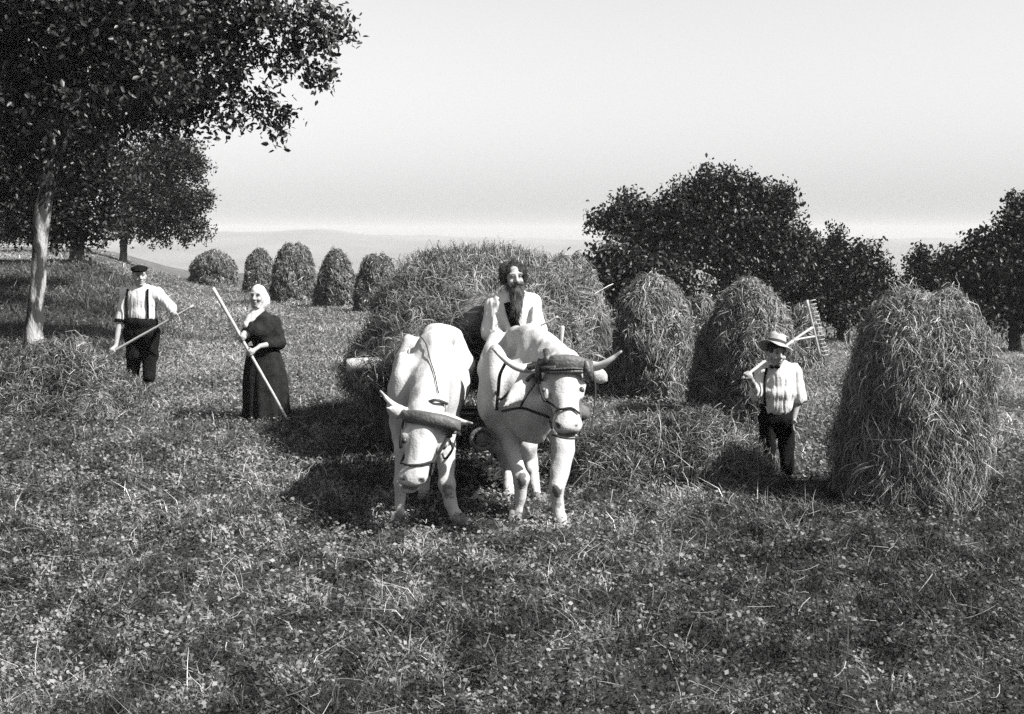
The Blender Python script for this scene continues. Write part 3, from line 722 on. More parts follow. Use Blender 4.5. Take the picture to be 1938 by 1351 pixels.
def ox_left(s, q):
    # trunk
    s.ell(q(822, 712, 11.0), (.33, .46, .37), .08)
    s.ell(q(812, 732, 10.2), (.325, .75, .31), .07)
    s.cap(q(845, 636, 11.1), q(826, 640, 9.8), .10, .11, k=.09)
    s.cap(q(862, 640, 10.9), q(868, 690, 10.8), .085, .14, k=.07)          # hip bone right
    s.cap(q(776, 648, 10.9), q(772, 700, 10.8), .075, .13, k=.07)
    s.cap(q(824, 634, 9.85), q(823, 660, 9.55), .075, .12, k=.07)          # withers
    s.ell(q(798, 748, 9.55), (.235, .32, .31), .06)
    s.ell(q(764, 745, 9.42), (.115, .20, .32), .05); s.ell(q(842, 740, 9.5), (.12, .20, .30), .05)
    s.cap(q(768, 672, 9.62), q(760, 770, 9.35), .06, .10, k=.06)
    # neck and crest
    s.cap(q(822, 672, 9.6), q(810, 762, 9.02), .155, .145, k=.07)
    s.cap(q(826, 650, 9.5), q(812, 752, 8.98), .06, .07, k=.06)
    s.cap(q(800, 800, 9.45), q(800, 812, 9.05), .15, .11, k=.06)
    # head: poll, forehead, face, muzzle
    s.ell(q(806, 778, 8.92), (.14, .12, .10), .05)
    s.ell(q(806, 815, 8.80), (.138, .12, .15), .05)
    s.cap(q(805, 805, 8.78), q(786, 892, 8.62), .105, .088, k=.05)
    s.cap(q(803, 835, 8.93), q(788, 895, 8.74), .10, .07, k=.05)
    s.ell(q(780, 905, 8.62), (.104, .085, .070), .04)
    s.ell(q(776, 925, 8.68), (.07, .06, .03), .03)                           # lower lip
    s.cap(q(768, 822, 8.72), q(772, 848, 8.69), .030, .022, k=.03); s.cap(q(842, 832, 8.74), q(833, 856, 8.70), .030, .022, k=.03)  # brow ridges
    s.ell(q(765, 832, 8.65), (.020, .03, .016), .012, op='-'); s.ell(q(841, 843, 8.66), (.020, .03, .016), .012, op='-')
    s.ell(q(762, 907, 8.535), (.017, .03, .012), .012, op='-'); s.ell(q(796, 911, 8.535), (.017, .03, .012), .012, op='-')
    # ears
    for a, b_ in ((q(772, 783, 8.85), q(734, 772, 8.78)), (q(846, 800, 8.95), q(872, 822, 9.05))):
        m = (a + b_) / 2; s.cap(a, m, .026, .045, k=.02, sc=(1, .5, 1)); s.cap(m, b_, .045, .014, k=.02, sc=(1, .5, 1))
    # legs
    leg(s, [q(766, 800, 9.45), q(762, 850, 9.35), q(760, 912, 9.27), q(757, 950, 9.27), q(757, 975, 9.24), q(753, 986, 9.2)], [.13, .085, .062, .044, .052, .05])
    leg(s, [q(838, 795, 9.45), q(842, 850, 9.36), q(846, 915, 9.25), q(853, 952, 9.25), q(862, 976, 9.22), q(868, 988, 9.17)], [.13, .092, .066, .045, .052, .05])
    leg(s, [q(836, 770, 10.75), q(830, 830, 10.45), q(812, 868, 10.5), q(804, 920, 10.12), q(802, 940, 10.06), q(802, 952, 10.0)], [.20, .12, .070, .048, .052, .05])
    leg(s, [q(775, 770, 10.8), q(770, 830, 10.6), q(768, 862, 10.85), q(768, 905, 10.75), q(768, 916, 10.7)], [.20, .12, .075, .05, .052])
    kn = q(849, 930, 9.19)
    return dict(
        horns=[([q(778, 783, 8.9), q(758, 775, 8.86), q(737, 760, 8.82), q(719, 739, 8.80)], .040), ([q(836, 789, 8.9), q(858, 794, 8.85), q(876, 799, 8.8), q(894, 801, 8.74)], .040)],
        hooves=[(q(752, 990, 9.2), 0), (q(869, 993, 9.17), 0), (q(802, 957, 10.0), 0), (q(768, 921, 10.7), 0)],
        eyes=[q(766, 833, 8.70), q(840, 844, 8.71)],
        spots=[(q(780, 922, 8.62), (.12, .1, .02), .45), (kn, (.040, .06, .055), .40), (kn + A([.005, 0, .0]), (.022, .1, .026), 2.0), (q(765, 834, 8.68), (.028, .03, .022), .25), (q(841, 845, 8.69), (.02, .03, .016), .3),
               (q(865, 978, 9.18), (.03, .06, .03), .5), (q(753, 968, 9.22), (.035, .06, .025), .6), (q(761, 906, 8.56), (.018, .07, .014), .15), (q(797, 910, 8.56), (.018, .07, .014), .15)],
        board=[([q(762, 787, 8.74), q(790, 789, 8.69), q(830, 796, 8.68), q(872, 806, 8.72)], .088, .075)],
        straps=[([q(768, 784, 8.72), q(762, 776, 8.86), q(768, 778, 8.98)], .018), ([q(772, 777, 8.80), q(806, 781, 8.76), q(840, 787, 8.80), q(868, 797, 8.72)], .009),
                ([q(842, 800, 8.66), q(848, 812, 8.70), q(850, 824, 8.78)], .026), ([q(866, 806, 8.7), q(852, 820, 8.74), q(846, 834, 8.78)], .016), ([q(806, 762, 8.86), q(826, 757, 8.84), q(846, 764, 8.92)], .012)],
        halter=[([q(760, 876, 8.6), q(775, 878, 8.6), q(800, 877, 8.6), q(818, 874, 8.6)], .009), ([q(762, 800, 8.7), q(758, 840, 8.7), q(759, 876, 8.65)], .009), ([q(848, 826, 8.7), q(836, 848, 8.7), q(818, 875, 8.65)], .011)],
        ropes=[([q(818, 875, 8.66), q(814, 900, 8.75), q(820, 880, 8.9)], .01), ([q(849, 828, 8.76), q(856, 850, 8.8), q(842, 868, 8.9), q(835, 850, 8.95)], .008)],
        rein=[q(796, 634, 9.6), q(808, 645, 9.6), q(816, 668, 9.5), q(826, 700, 9.3), q(833, 738, 9.1)],
        tail=[q(835, 640, 11.3), q(838, 700, 11.4), q(835, 800, 11.35)])
def ox_right(s, q):
    s.ell(q(980, 712, 11.0), (.34, .42, .37), .08)
    s.ell(q(985, 730, 10.25), (.335, .78, .31), .07)
    s.cap(q(975, 640, 11.1), q(1005, 640, 9.85), .10, .11, k=.09)
    s.cap(q(940, 646, 10.8), q(936, 700, 10.6), .09, .15, k=.07)           # hip left
    s.cap(q(1010, 638, 9.85), q(1014, 660, 9.6), .08, .13, k=.07)
    s.ell(q(998, 750, 9.55), (.265, .34, .31), .06)
    s.ell(q(938, 735, 9.5), (.125, .22, .34), .05); s.ell(q(1062, 745, 9.5), (.14, .22, .32), .05)
    s.cap(q(934, 668, 9.75), q(936, 770, 9.4), .07, .11, k=.06)
    s.cap(q(1024, 668, 9.6), q(1066, 708, 9.06), .165, .15, k=.08)
    s.cap(q(1026, 642, 9.55), q(1070, 690, 8.98), .07, .08, k=.06)
    s.cap(q(1005, 800, 9.35), q(1045, 762, 9.05), .15, .10, k=.07)           # throat and dewlap
    s.cap(q(1015, 825, 9.3), q(1036, 775, 9.05), .05, .04, k=.05)
    # head
    s.ell(q(1068, 690, 8.95), (.135, .12, .10), .05)
    s.ell(q(1064, 722, 8.78), (.140, .12, .13), .05)
    s.cap(q(1066, 715, 8.74), q(1074, 798, 8.46), .105, .080, k=.05)
    s.cap(q(1060, 758, 8.88), q(1074, 805, 8.56), .09, .06, k=.05)
    s.ell(q(1074, 806, 8.44), (.096, .085, .068), .04)
    s.ell(q(1072, 824, 8.50), (.085, .06, .022), .025)
    s.cap(q(1028, 728, 8.68), q(1034, 752, 8.63), .030, .022, k=.03); s.cap(q(1101, 728, 8.70), q(1097, 750, 8.65), .030, .022, k=.03)
    s.ell(q(1027, 737, 8.61), (.020, .03, .016), .012, op='-'); s.ell(q(1101, 736, 8.64), (.018, .03, .016), .012, op='-')
    s.ell(q(1056, 807, 8.35), (.015, .03, .013), .012, op='-'); s.ell(q(1090, 807, 8.35), (.015, .03, .013), .012, op='-')
    for a, b_ in ((q(1014, 712, 8.80), q(955, 768, 8.62)), (q(1118, 702, 8.95), q(1149, 721, 9.0))):
        m = a * .45 + b_ * .55; s.cap(a, m, .034, .058, k=.02, sc=(1, .5, 1)); s.cap(m, b_, .058, .016, k=.02, sc=(1, .5, 1))
    leg(s, [q(955, 790, 9.45), q(966, 845, 9.38), q(986, 905, 9.27), q(984, 945, 9.3), q(981, 972, 9.28), q(976, 983, 9.24)], [.13, .085, .064, .045, .052, .05])
    leg(s, [q(1062, 800, 9.45), q(1066, 850, 9.32), q(1054, 922, 9.16), q(1056, 958, 9.18), q(1062, 983, 9.14), q(1068, 996, 9.09)], [.15, .098, .068, .046, .052, .05])
    leg(s, [q(985, 780, 10.75), q(994, 840, 10.4), q(1004, 872, 10.5), q(1012, 920, 10.15), q(1017, 938, 10.1), q(1022, 948, 10.05)], [.20, .12, .072, .048, .052, .05])
    leg(s, [q(945, 780, 10.8), q(950, 840, 10.5), q(960, 870, 10.6), q(963, 918, 10.2), q(964, 934, 10.12), q(963, 946, 10.08)], [.19, .11, .068, .048, .052, .05])
    k1, k2 = q(990, 912, 9.19), q(1052, 932, 9.09)
    return dict(
        horns=[([q(1018, 694, 8.92), q(990, 697, 8.86), q(966, 688, 8.82), q(946, 672, 8.80), q(931, 658, 8.80)], .040), ([q(1112, 692, 8.92), q(1132, 693, 8.86), q(1152, 683, 8.82), q(1177, 664, 8.80)], .042)],
        hooves=[(q(975, 987, 9.24), 0), (q(1070, 1001, 9.09), 0), (q(1023, 952, 10.05), 0), (q(963, 950, 10.08), 0)],
        eyes=[q(1028, 738, 8.66), q(1100, 737, 8.68)],
        spots=[(q(1074, 820, 8.44), (.12, .1, .016), .35), (k1, (.036, .06, .075), .22), (k2, (.040, .06, .058), .25), (q(1028, 739, 8.63), (.030, .03, .020), .22), (q(1101, 738, 8.66), (.02, .03, .016), .3),
               (q(1060, 958, 9.1), (.05, .06, .02), .5), (q(980, 975, 9.2), (.03, .06, .03), .5), (q(1056, 806, 8.38), (.014, .07, .022), .12), (q(1090, 806, 8.38), (.012, .07, .016), .15), (q(1092, 738, 8.66), (.03, .06, .012), .5), (q(1036, 748, 8.6), (.03, .06, .010), .45)],
        board=[([q(1024, 692, 8.73), q(1050, 688, 8.66), q(1085, 688, 8.66), q(1122, 696, 8.74)], .115, .075)],
        straps=[([q(1002, 694, 8.86), q(1016, 690, 8.76), q(1028, 686, 8.68), q(1036, 678, 8.66), q(1033, 664, 8.74)], .026), ([q(1024, 680, 8.72), q(1018, 705, 8.7), q(1020, 722, 8.76)], .026), ([q(1010, 686, 8.84), q(1030, 696, 8.65), q(1052, 695, 8.615)], .014),
                ([q(1108, 684, 8.68), q(1113, 705, 8.66), q(1116, 718, 8.74)], .030), ([q(1040, 699, 8.61), q(1085, 697, 8.61), q(1112, 700, 8.68)], .008), ([q(1035, 704, 8.62), q(1085, 703, 8.62), q(1112, 704, 8.68)], .013),
                ([q(1012, 708, 8.74), q(1000, 716, 8.72), q(995, 728, 8.76)], .014)],
        halter=[([q(1024, 745, 8.6), q(1032, 760, 8.6), q(1056, 768, 8.6), q(1080, 769, 8.5), q(1096, 780, 8.5)], .008), ([q(1020, 715, 8.7), q(1022, 735, 8.7), q(1026, 748, 8.6)], .010), ([q(1058, 769, 8.5), q(1050, 780, 8.5), q(1044, 800, 8.5), q(1046, 822, 8.5)], .008)],
        ropes=[([q(1010, 708, 8.76), q(988, 722, 8.8), q(962, 744, 8.84), q(946, 756, 9.1), q(938, 740, 9.3)], .010), ([q(956, 688, 8.84), q(946, 710, 9.0), q(943, 740, 9.15), q(940, 775, 9.25)], .013), ([q(1012, 726, 8.76), q(994, 752, 8.8), q(986, 768, 9.0)], .009),
               ([q(950, 778, 9.12), q(985, 772, 9.0), q(1010, 779, 8.98), q(1040, 790, 8.9)], .011), ([q(1122, 702, 8.74), q(1127, 740, 8.7), q(1122, 790, 8.62), q(1116, 826, 8.56)], .007), ([q(1045, 823, 8.40), q(1075, 830, 8.36), q(1106, 828, 8.48)], .007)],
        tail=[q(970, 640, 11.4), q(968, 700, 11.5), q(970, 800, 11.45)])
def ground_at(p): return A([p[0], p[1], float(terrain(p[0], p[1]))])
make_ox('white ox on the left, head lowered almost to the grass under a dark forehead yoke', ground_at(P(815, 900, 9.9)), ox_left)
make_ox('white ox on the right, head raised higher with wide spread horns and a rope halter', ground_at(P(1000, 900, 9.9)), ox_right)

# ---------------------------------------------------------------- people
def hand(s, w, e, sc=1.0, pole=None, side=None, curl=.5):
    """palm, four fingers and a thumb; w wrist, e elbow; pole=(point, axis) to close on"""
    w = A(w); e = A(e)
    if pole is not None:
        pt, axs = A(pole[0]), nrm(pole[1]); d = pt - w; d = nrm(d - axs * (d @ axs)); lat = axs
        n = nrm(np.cross(d, lat)); n = n if n[1] > 0 else -n            # palm faces away from the camera: the back of the hand shows
        pc = pt - n * .030 * sc - d * .012 * sc; cs = (1.1, 1.5, 1.2)
    else:
        d = nrm(w - e); lat = nrm(side if side is not None else A([0, 1.0, 0])); lat = nrm(lat - d * (lat @ d)); n = nrm(np.cross(d, lat))
        pc = w + d * .055 * sc; cs = (curl * .6, curl, curl * .7)
    s.cap(w, pc, .022 * sc, .027 * sc, k=.012)
    for i, (off, L) in enumerate(((-.030, .92), (-.010, 1.05), (.010, 1.0), (.029, .80))):
        s.cap(pc + lat * off * .6 * sc - d * .02 * sc, pc + lat * off * sc + d * .022 * sc, .014 * sc, .0115 * sc, k=.010)
        p = pc + lat * off * sc + d * .024 * sc; a = 0
        for L0, c in zip((.040, .027, .021), cs):
            a += c * (1 + .12 * (i - 1.5) * .5); q = p + (d * math.cos(a) + n * math.sin(a)) * L0 * L * sc
            s.cap(p, q, .0098 * sc, .0088 * sc, k=.004); p = q
    t0 = pc - lat * .024 * sc - d * .018 * sc; t1 = t0 - lat * .026 * sc + (d * .5 + n * .5) * .020 * sc
    t2 = t1 + (d * .55 + n * .8 + lat * .35) * .028 * sc
    s.cap(t0, t1, .013 * sc, .011 * sc, k=.006); s.cap(t1, t2, .011 * sc, .009 * sc, k=.004)

def head(s, c, fw, sc=1.0, tilt=0.0):
    """skull, jaw, nose, lips, brow, eye sockets, ears; returns the head frame and the dark spots"""
    fw = nrm(A([fw[0], fw[1], 0])); rt = nrm(np.cross(fw, A([0, 0, 1.0]))); up = nrm(A([0, 0, 1.0]) + rt * tilt); rt = nrm(np.cross(fw, up))
    R = np.stack([rt, fw, up], -1); L = lambda x, y, z: A(c) + R @ (A([x, y, z]) * sc)
    s.ell(L(0, -.012, .030), A([.076, .096, .092]) * sc, .02, R); s.ell(L(0, .018, -.035), A([.062, .070, .085]) * sc, .03, R)
    s.ell(L(0, .060, -.095), A([.030, .026, .022]) * sc, .02, R)
    s.cap(L(0, .088, .028), L(0, .112, -.018), .011 * sc, .016 * sc, k=.012); s.ell(L(.013, .098, -.022), .010 * sc, .008); s.ell(L(-.013, .098, -.022), .010 * sc, .008)
    s.cap(L(-.045, .072, .040), L(.045, .072, .040), .016 * sc, k=.012)
    for x in (-1, 1):
        s.ell(L(x * .032, .098, .020), A([.018, .018, .012]) * sc, .010, R, op='-'); s.ell(L(x * .031, .076, .019), .013 * sc, .004)
        s.ell(L(x * .043, .068, -.022), A([.022, .020, .020]) * sc, .015, R)
        s.ell(L(x * .078, -.012, .002), A([.012, .022, .032]) * sc, .006, R)
    s.ell(L(0, .092, -.050), A([.026, .010, .008]) * sc, .008, R); s.ell(L(0, .098, -.0565), A([.022, .012, .0035]) * sc, .004, R, op='-'); s.ell(L(0, .088, -.066), A([.022, .012, .008]) * sc, .008, R)
    spots = [(L(-.031, .088, .020), A([.014, .014, .009]) * sc * 1.1, .12), (L(.031, .088, .020), A([.014, .014, .009]) * sc * 1.1, .12), (L(-.032, .09, .040), A([.020, .03, .006]) * sc * 1.1, .25), (L(.032, .09, .040), A([.020, .03, .006]) * sc * 1.1, .25), (L(0, .1, -.057), A([.022, .03, .007]) * sc * 1.1, .35)]
    return L, R, spots

def build_body(s, spots, root):
    V, Fq = s.mesh(); tone = .97 + .06 * vn3(V * 12, 3)
    for c, r, val in spots:
        d = np.linalg.norm((V - c) / r, axis=1); tone = np.where(d < 1, tone * val, tone)
    MB().add(V, Fq, tone).build('body', M['skin'], root); return V
def cloth(s, name, mat, root, amp=.008, sc=(14, 14, 5), seed=0):
    V, Fq = s.mesh(); V = wrinkle(V, Fq, amp, sc, seed); V = wrinkle(V, Fq, amp * .6, A(sc) * 2.3, seed + 9)
    MB().add(V, Fq).build(name, mat, root); return V
def fuzz(V, Fq, n, L, w, seed, lean):
    rg = np.random.default_rng(seed); N = normals(V, Fq); i = rg.integers(0, len(V), n); d = nrm(N[i] * .7 + A(lean) + rg.normal(0, .45, (n, 3)))
    l = L * (.4 + rg.random(n)); t = np.linspace(0, 1, 4)[None, :, None]
    pth = V[i][:, None] - N[i][:, None] * .004 + d[:, None] * l[:, None, None] * t + A([0, 0, -1.0]) * l[:, None, None] * .6 * t * t + rg.normal(0, .2, (n, 1, 3)) * l[:, None, None] * t * t
    mb = MB(); mb.add(V, Fq); ribbons(mb, pth, np.full(n, w), nrm(np.cross(d, rg.normal(size=(n, 3)))), np.ones(n), .3); return mb
def band(V, pts, w, name, mat, root, lift=.010, th=.006):
    q = spline(pts, 18)
    for i in range(18): q[i, 1] = front_y(V, q[i, 0], q[i, 2], .03) - lift
    q[1:-1, 1] = (q[:-2, 1] + q[1:-1, 1] + q[2:, 1]) / 3
    T = nrm(np.gradient(q, axis=0)); n = A([0, -1.0, 0]); sd = nrm(np.cross(T, n)); v = []
    for i in range(18):
        for a, b_ in ((-1, 0), (-1, 1), (1, 1), (1, 0)): v.append(q[i] + sd[i] * a * w / 2 + n * b_ * th)
    f = [[i * 4 + j, i * 4 + (j + 1) % 4, i * 4 + 4 + (j + 1) % 4, i * 4 + 4 + j] for i in range(17) for j in range(4)]
    return MB().add(v, [A(f), A([[0, 1, 2, 3], [71, 70, 69, 68]])]).build(name, mat, root)
def boots(root, feet, sc, fw=(0, -1.0)):
    fw = nrm(A([fw[0], fw[1], 0]))
    for ft in feet:
        s = SDF(.008); f = A(ft)
        s.cap(f + A([0, 0, .16 * sc]), f + A([0, 0, .05 * sc]), .052 * sc, .050 * sc, k=.02)
        s.cap(f + A([0, 0, .035 * sc]) - fw * .02 * sc, f + fw * .15 * sc + A([0, 0, .030 * sc]), .042 * sc, .036 * sc, k=.03, sc=(1, 1, .9))
        V, Fq = s.mesh(); MB().add(V, Fq).build('boot', M['boot'], root)
def pole_mesh(a, b_, r0, r1, seed=1):
    rg = np.random.default_rng(seed); n = 22; t = np.linspace(0, 1, n)[:, None]; a, b_ = A(a), A(b_)
    q = a + (b_ - a) * t + np.cumsum(rg.normal(0, .0012, (n, 3)), 0) * (1 - t) * t * 4
    return MB().tube(q, np.linspace(r0, r1, n) * rg.uniform(.95, 1.05, n), 9)
def new_base(px, py): return G(px, py)

def torso(s, neck, sl, sr, waist, hip, sc, gr=0.0, k=.05, deep=1.0):
    """chest, belly and shoulders between given joints"""
    up = nrm(neck - hip); mid = (sl + sr) / 2
    W = np.linalg.norm(sl - sr) / 2; rt = nrm(sr - sl); fw = nrm(np.cross(up, rt)); R = np.stack([rt, fw, np.cross(rt, fw)], -1)
    ch = mid * .62 + waist * .38
    s.ell(ch, A([W * .90 + gr, (.115 * sc) * deep + gr, .19 * sc + gr]), k, R)
    s.ell(waist, A([W * .76 + gr, .105 * sc * deep + gr, .15 * sc + gr]), k, R)
    s.ell(hip, A([W * .80 + gr, .110 * sc * deep + gr, .13 * sc + gr]), k, R)
    s.cap(sl, mid + up * .03 * sc, .062 * sc + gr, .075 * sc + gr, k=.04); s.cap(sr, mid + up * .03 * sc, .062 * sc + gr, .075 * sc + gr, k=.04)

def man_with_fork():
    Y = 17.4; base = new_base(268, 737); base = A([P(268, 737, Y)[0], Y, 0]); base[2] = float(terrain(base[0], base[1])); q = lambda x, y, dy=0.0: P(x, y, Y + dy) - base
    root = empty('person', base, 'man in a dark cap and braces standing behind the left heap of hay', 'person')
    sc = 1.06
    hc = q(264, 524, -.04); nk = q(266, 549); sl, sr = q(239, 556, .02), q(297, 556); wa, hp = q(267, 592), q(268, 616)
    el, wl = q(227, 606, -.05), q(219, 655, -.17); er, wr = q(325, 583, -.06), q(325, 593, -.26)
    p0, p1 = q(196, 676, -.22), q(366, 578, -.34); ax = p1 - p0
    on = lambda x: p0 + ax * ((x - 196) / 170.)
    s = SDF(.0075); L, R, sp = head(s, hc, (.42, -.9), sc * 1.02, .05)
    s.cap(L(0, -.02, -.06), nk, .058 * sc, .066 * sc, k=.03)
    torso(s, nk, sl, sr, wa, hp, sc)
    for a, b_, c in ((sl, el, wl), (sr, er, wr)):
        s.cap(a, b_, .052 * sc, .042 * sc, k=.03); s.cap(b_, c, .043 * sc, .027 * sc, k=.02)
    hand(s, wl, el, sc, (on(214), ax)); hand(s, wr, er, sc, (on(333), ax))
    kn = [q(254, 672), q(284, 674)]; ft = [q(252, 722, .02), q(282, 731, -.1)]
    for hpx, k_, f_ in ((255, kn[0], ft[0]), (282, kn[1], ft[1])):
        s.cap(q(hpx, 622), k_, .080, .055, k=.03); s.cap(k_, f_ + A([0, 0, .1]), .052, .036, k=.03)
    build_body(s, sp, root)
    s = SDF(.010); torso(s, nk, sl, sr, wa, q(268, 598), sc, .026, deep=1.1)
    s.cap(sl, el, .074, .066, k=.03); s.cap(sr, er, .078, .070, k=.03); s.cap(er, er * .55 + wr * .45, .064, .052, k=.02)
    s.cap(nk + A([0, 0, .01]), nk - A([0, 0, .05]), .078, .10, k=.03)
    V = cloth(s, 'shirt', M['shirt'], root, .009, (32, 24, 3.5), 2)
    for a, b_ in ((el * .98 + sl * .02, el * .9 + wl * .1),): MB().tube([a, b_], [.072, .070], 14).build('rolled_cuff', M['dark_cloth'], root)
    s = SDF(.010); Wt = .235
    s.ell(q(268, 610), (Wt * .97, .20, .12), .03); s.ell(q(268, 628), (Wt, .175, .16), .04)
    for hx, k_, f_ in ((252, kn[0], ft[0]), (284, kn[1], ft[1])): s.cap(q(hx, 632), k_, .125, .105, k=.05); s.cap(k_, f_ + A([0, 0, .13]), .105, .088, k=.04)
    cloth(s, 'trousers', M['dark_cloth'], root, .010, (9, 9, 4), 3)
    band(V, [q(246, 546), q(244, 570), q(246, 602)], .032, 'brace', M['dark_cloth'], root); band(V, [q(284, 546), q(285, 570), q(286, 602)], .032, 'brace', M['dark_cloth'], root)
    boots(root, [A([f[0], f[1], 0]) for f in ft], 1.05, (.2, -1))
    s = SDF(.008); s.ell(L(0, -.02, .075), A([.088, .105, .05]), .02, R); s.ell(L(0, -.045, .03), A([.086, .085, .06]), .02, R); cloth(s, 'hair', M['hair'], root, .004, (30, 30, 30))
    s = SDF(.008); s.ell(L(-.01, -.025, .108), A([.118, .135, .042]), .02, R); s.ell(L(0, .0, .085), A([.092, .105, .034]), .02, R); s.ell(L(.005, .115, .082), A([.075, .065, .012]), .015, R)
    cloth(s, 'cap', M['dark_cloth'], root, .006, (12, 12, 12), 5)
    fk = empty('pitchfork', base, 'pale handled fork the man in the cap holds slantwise, its tines in the hay', 'pitchfork')
    pole_mesh(on(206), p1, .020, .015, 4).build('handle', M['handle'], fk)
    mb = MB(); u = nrm(p0 - p1); lt = nrm(np.cross(u, A([0, -.4, 1.0]))); o_ = on(206)
    for k_ in (-1, 0, 1): mb.tube(spline([o_, o_ + u * .06 + lt * k_ * .07, o_ + u * .20 + lt * k_ * .10, o_ + u * .40 + lt * k_ * .10 - A([0, 0, .03])], 10), np.linspace(.011, .005, 10), 6)
    mb.build('tine_head', M['handle'], fk)
man_with_fork()

def woman():
    Y = 14.6; base = A([P(505, 795, Y)[0], Y, 0]); base[2] = float(terrain(base[0], base[1])); q = lambda x, y, dy=0.0: P(x, y, Y + dy) - base
    root = empty('person', base, 'woman in a white headscarf and long dark dress leaning on a long pole', 'person')
    sc = .98; hc = q(488, 562, -.05); nk = q(492, 592); sl, sr = q(476, 611, -.05), q(516, 610, .05); wa, hp = q(497, 648, .02), q(499, 672, .03)
    p0, p1 = q(403, 545, -.30), q(545, 796, -.42); ax = p1 - p0; on = lambda y: p0 + ax * ((y - 545) / 251.)
    el, wl = q(463, 640, -.10), q(462, 630, -.30); er, wr = q(528, 648, .0), q(492, 655, -.27)
    s = SDF(.0075); L, R, sp = head(s, hc, (-.22, -1), sc * 1.04, -.04)
    s.cap(L(0, -.02, -.06), nk, .050, .058, k=.03); torso(s, nk, sl, sr, wa, hp, sc)
    for a, b_, c in ((sl, el, wl), (sr, er, wr)): s.cap(a, b_, .050, .042, k=.03); s.cap(b_, c, .043, .028, k=.02)
    hand(s, wl, el, sc, (on(640) + A([-.0, 0, 0]), ax)); hand(s, wr, er, sc, (on(668), ax))
    for x in (485, 512): s.cap(q(x, 690, .03), q(x, 735, .02), .075, .05, k=.03); s.cap(q(x, 735, .02), q(x, 786, .02), .05, .036, k=.03)
    build_body(s, sp, root)
    s = SDF(.010); torso(s, nk - A([0, 0, .02]), sl, sr, wa, hp, sc, .020, deep=1.25)
    s.ell(q(487, 628, -.10), (.13, .10, .10), .06)
    s.cap(sl, el, .070, .066, k=.03); s.cap(el, el * .6 + wl * .4, .068, .058, k=.02); s.cap(sr, er, .088, .082, k=.03); s.cap(er, er * .5 + wr * .5, .076, .058, k=.02)
    s.cap(nk, nk - A([0, 0, .05]), .068, .09, k=.03)
    cloth(s, 'blouse', M['dress_cloth'], root, .009, (12, 12, 6), 5)
    # skirt with folds
    mb = MB(); n, m = 72, 16; rows = []
    top = q(498, 655, .02); hem = q(504, 794, .03); hem[2] = max(hem[2], .02)
    for i in range(m):
        t = i / (m - 1); c = top + (hem - top) * t; rx = .165 + .115 * t ** .8 + .03 * math.sin(min(t * 4, 3.14)); ry = .14 + .115 * t ** .8
        th = np.arange(n) * 2 * math.pi / n; fo = 1 + (.012 + .05 * t) * np.sin(th * 11 + 1.3 * np.sin(3 * th)) + .03 * t * np.sin(th * 5 + 2)
        rows.append(np.stack([c[0] + rx * fo * np.cos(th), c[1] + ry * fo * np.sin(th), np.full(n, c[2])], -1))
    f = [[i * n + j, i * n + (j + 1) % n, (i + 1) * n + (j + 1) % n, (i + 1) * n + j] for i in range(m - 1) for j in range(n)]
    mb.add(np.concatenate(rows), [A(f), A([list(range(n))])]).build('skirt', M['dress_cloth'], root)
    boots(root, [q(486, 792, -.05) * A([1, 1, 0]), q(514, 792, 0) * A([1, 1, 0])], .9)
    s = SDF(.008)
    s.ell(L(0, -.022, .030), A([.098, .108, .108]), .02, R); s.ell(L(0, -.055, -.05), A([.090, .075, .10]), .03, R)
    s.ell(L(0, .135, -.03), A([.058, .12, .088]), .015, R, op='-')
    s.cap(L(-.075, -.04, -.02), q(469, 614, -.10), .055, .062, k=.03, sc=(1, .8, 1)); s.cap(L(-.06, -.06, -.06), q(474, 606, -.02), .06, .07, k=.03)
    s.cap(L(.082, .03, -.01), L(.045, .055, -.105), .018, .016, k=.02); s.cap(L(-.082, .03, -.01), L(-.03, .055, -.11), .018, .018, k=.02)
    cloth(s, 'headscarf', M['scarf'], root, .007, (12, 12, 8), 8)
    tag(pole_mesh(on(545), on(797), .021, .014, 6).build('pole', M['handle'], None, loc=base), 'long pale wooden pole the woman in the headscarf holds slanting to the grass', 'pole')
woman()

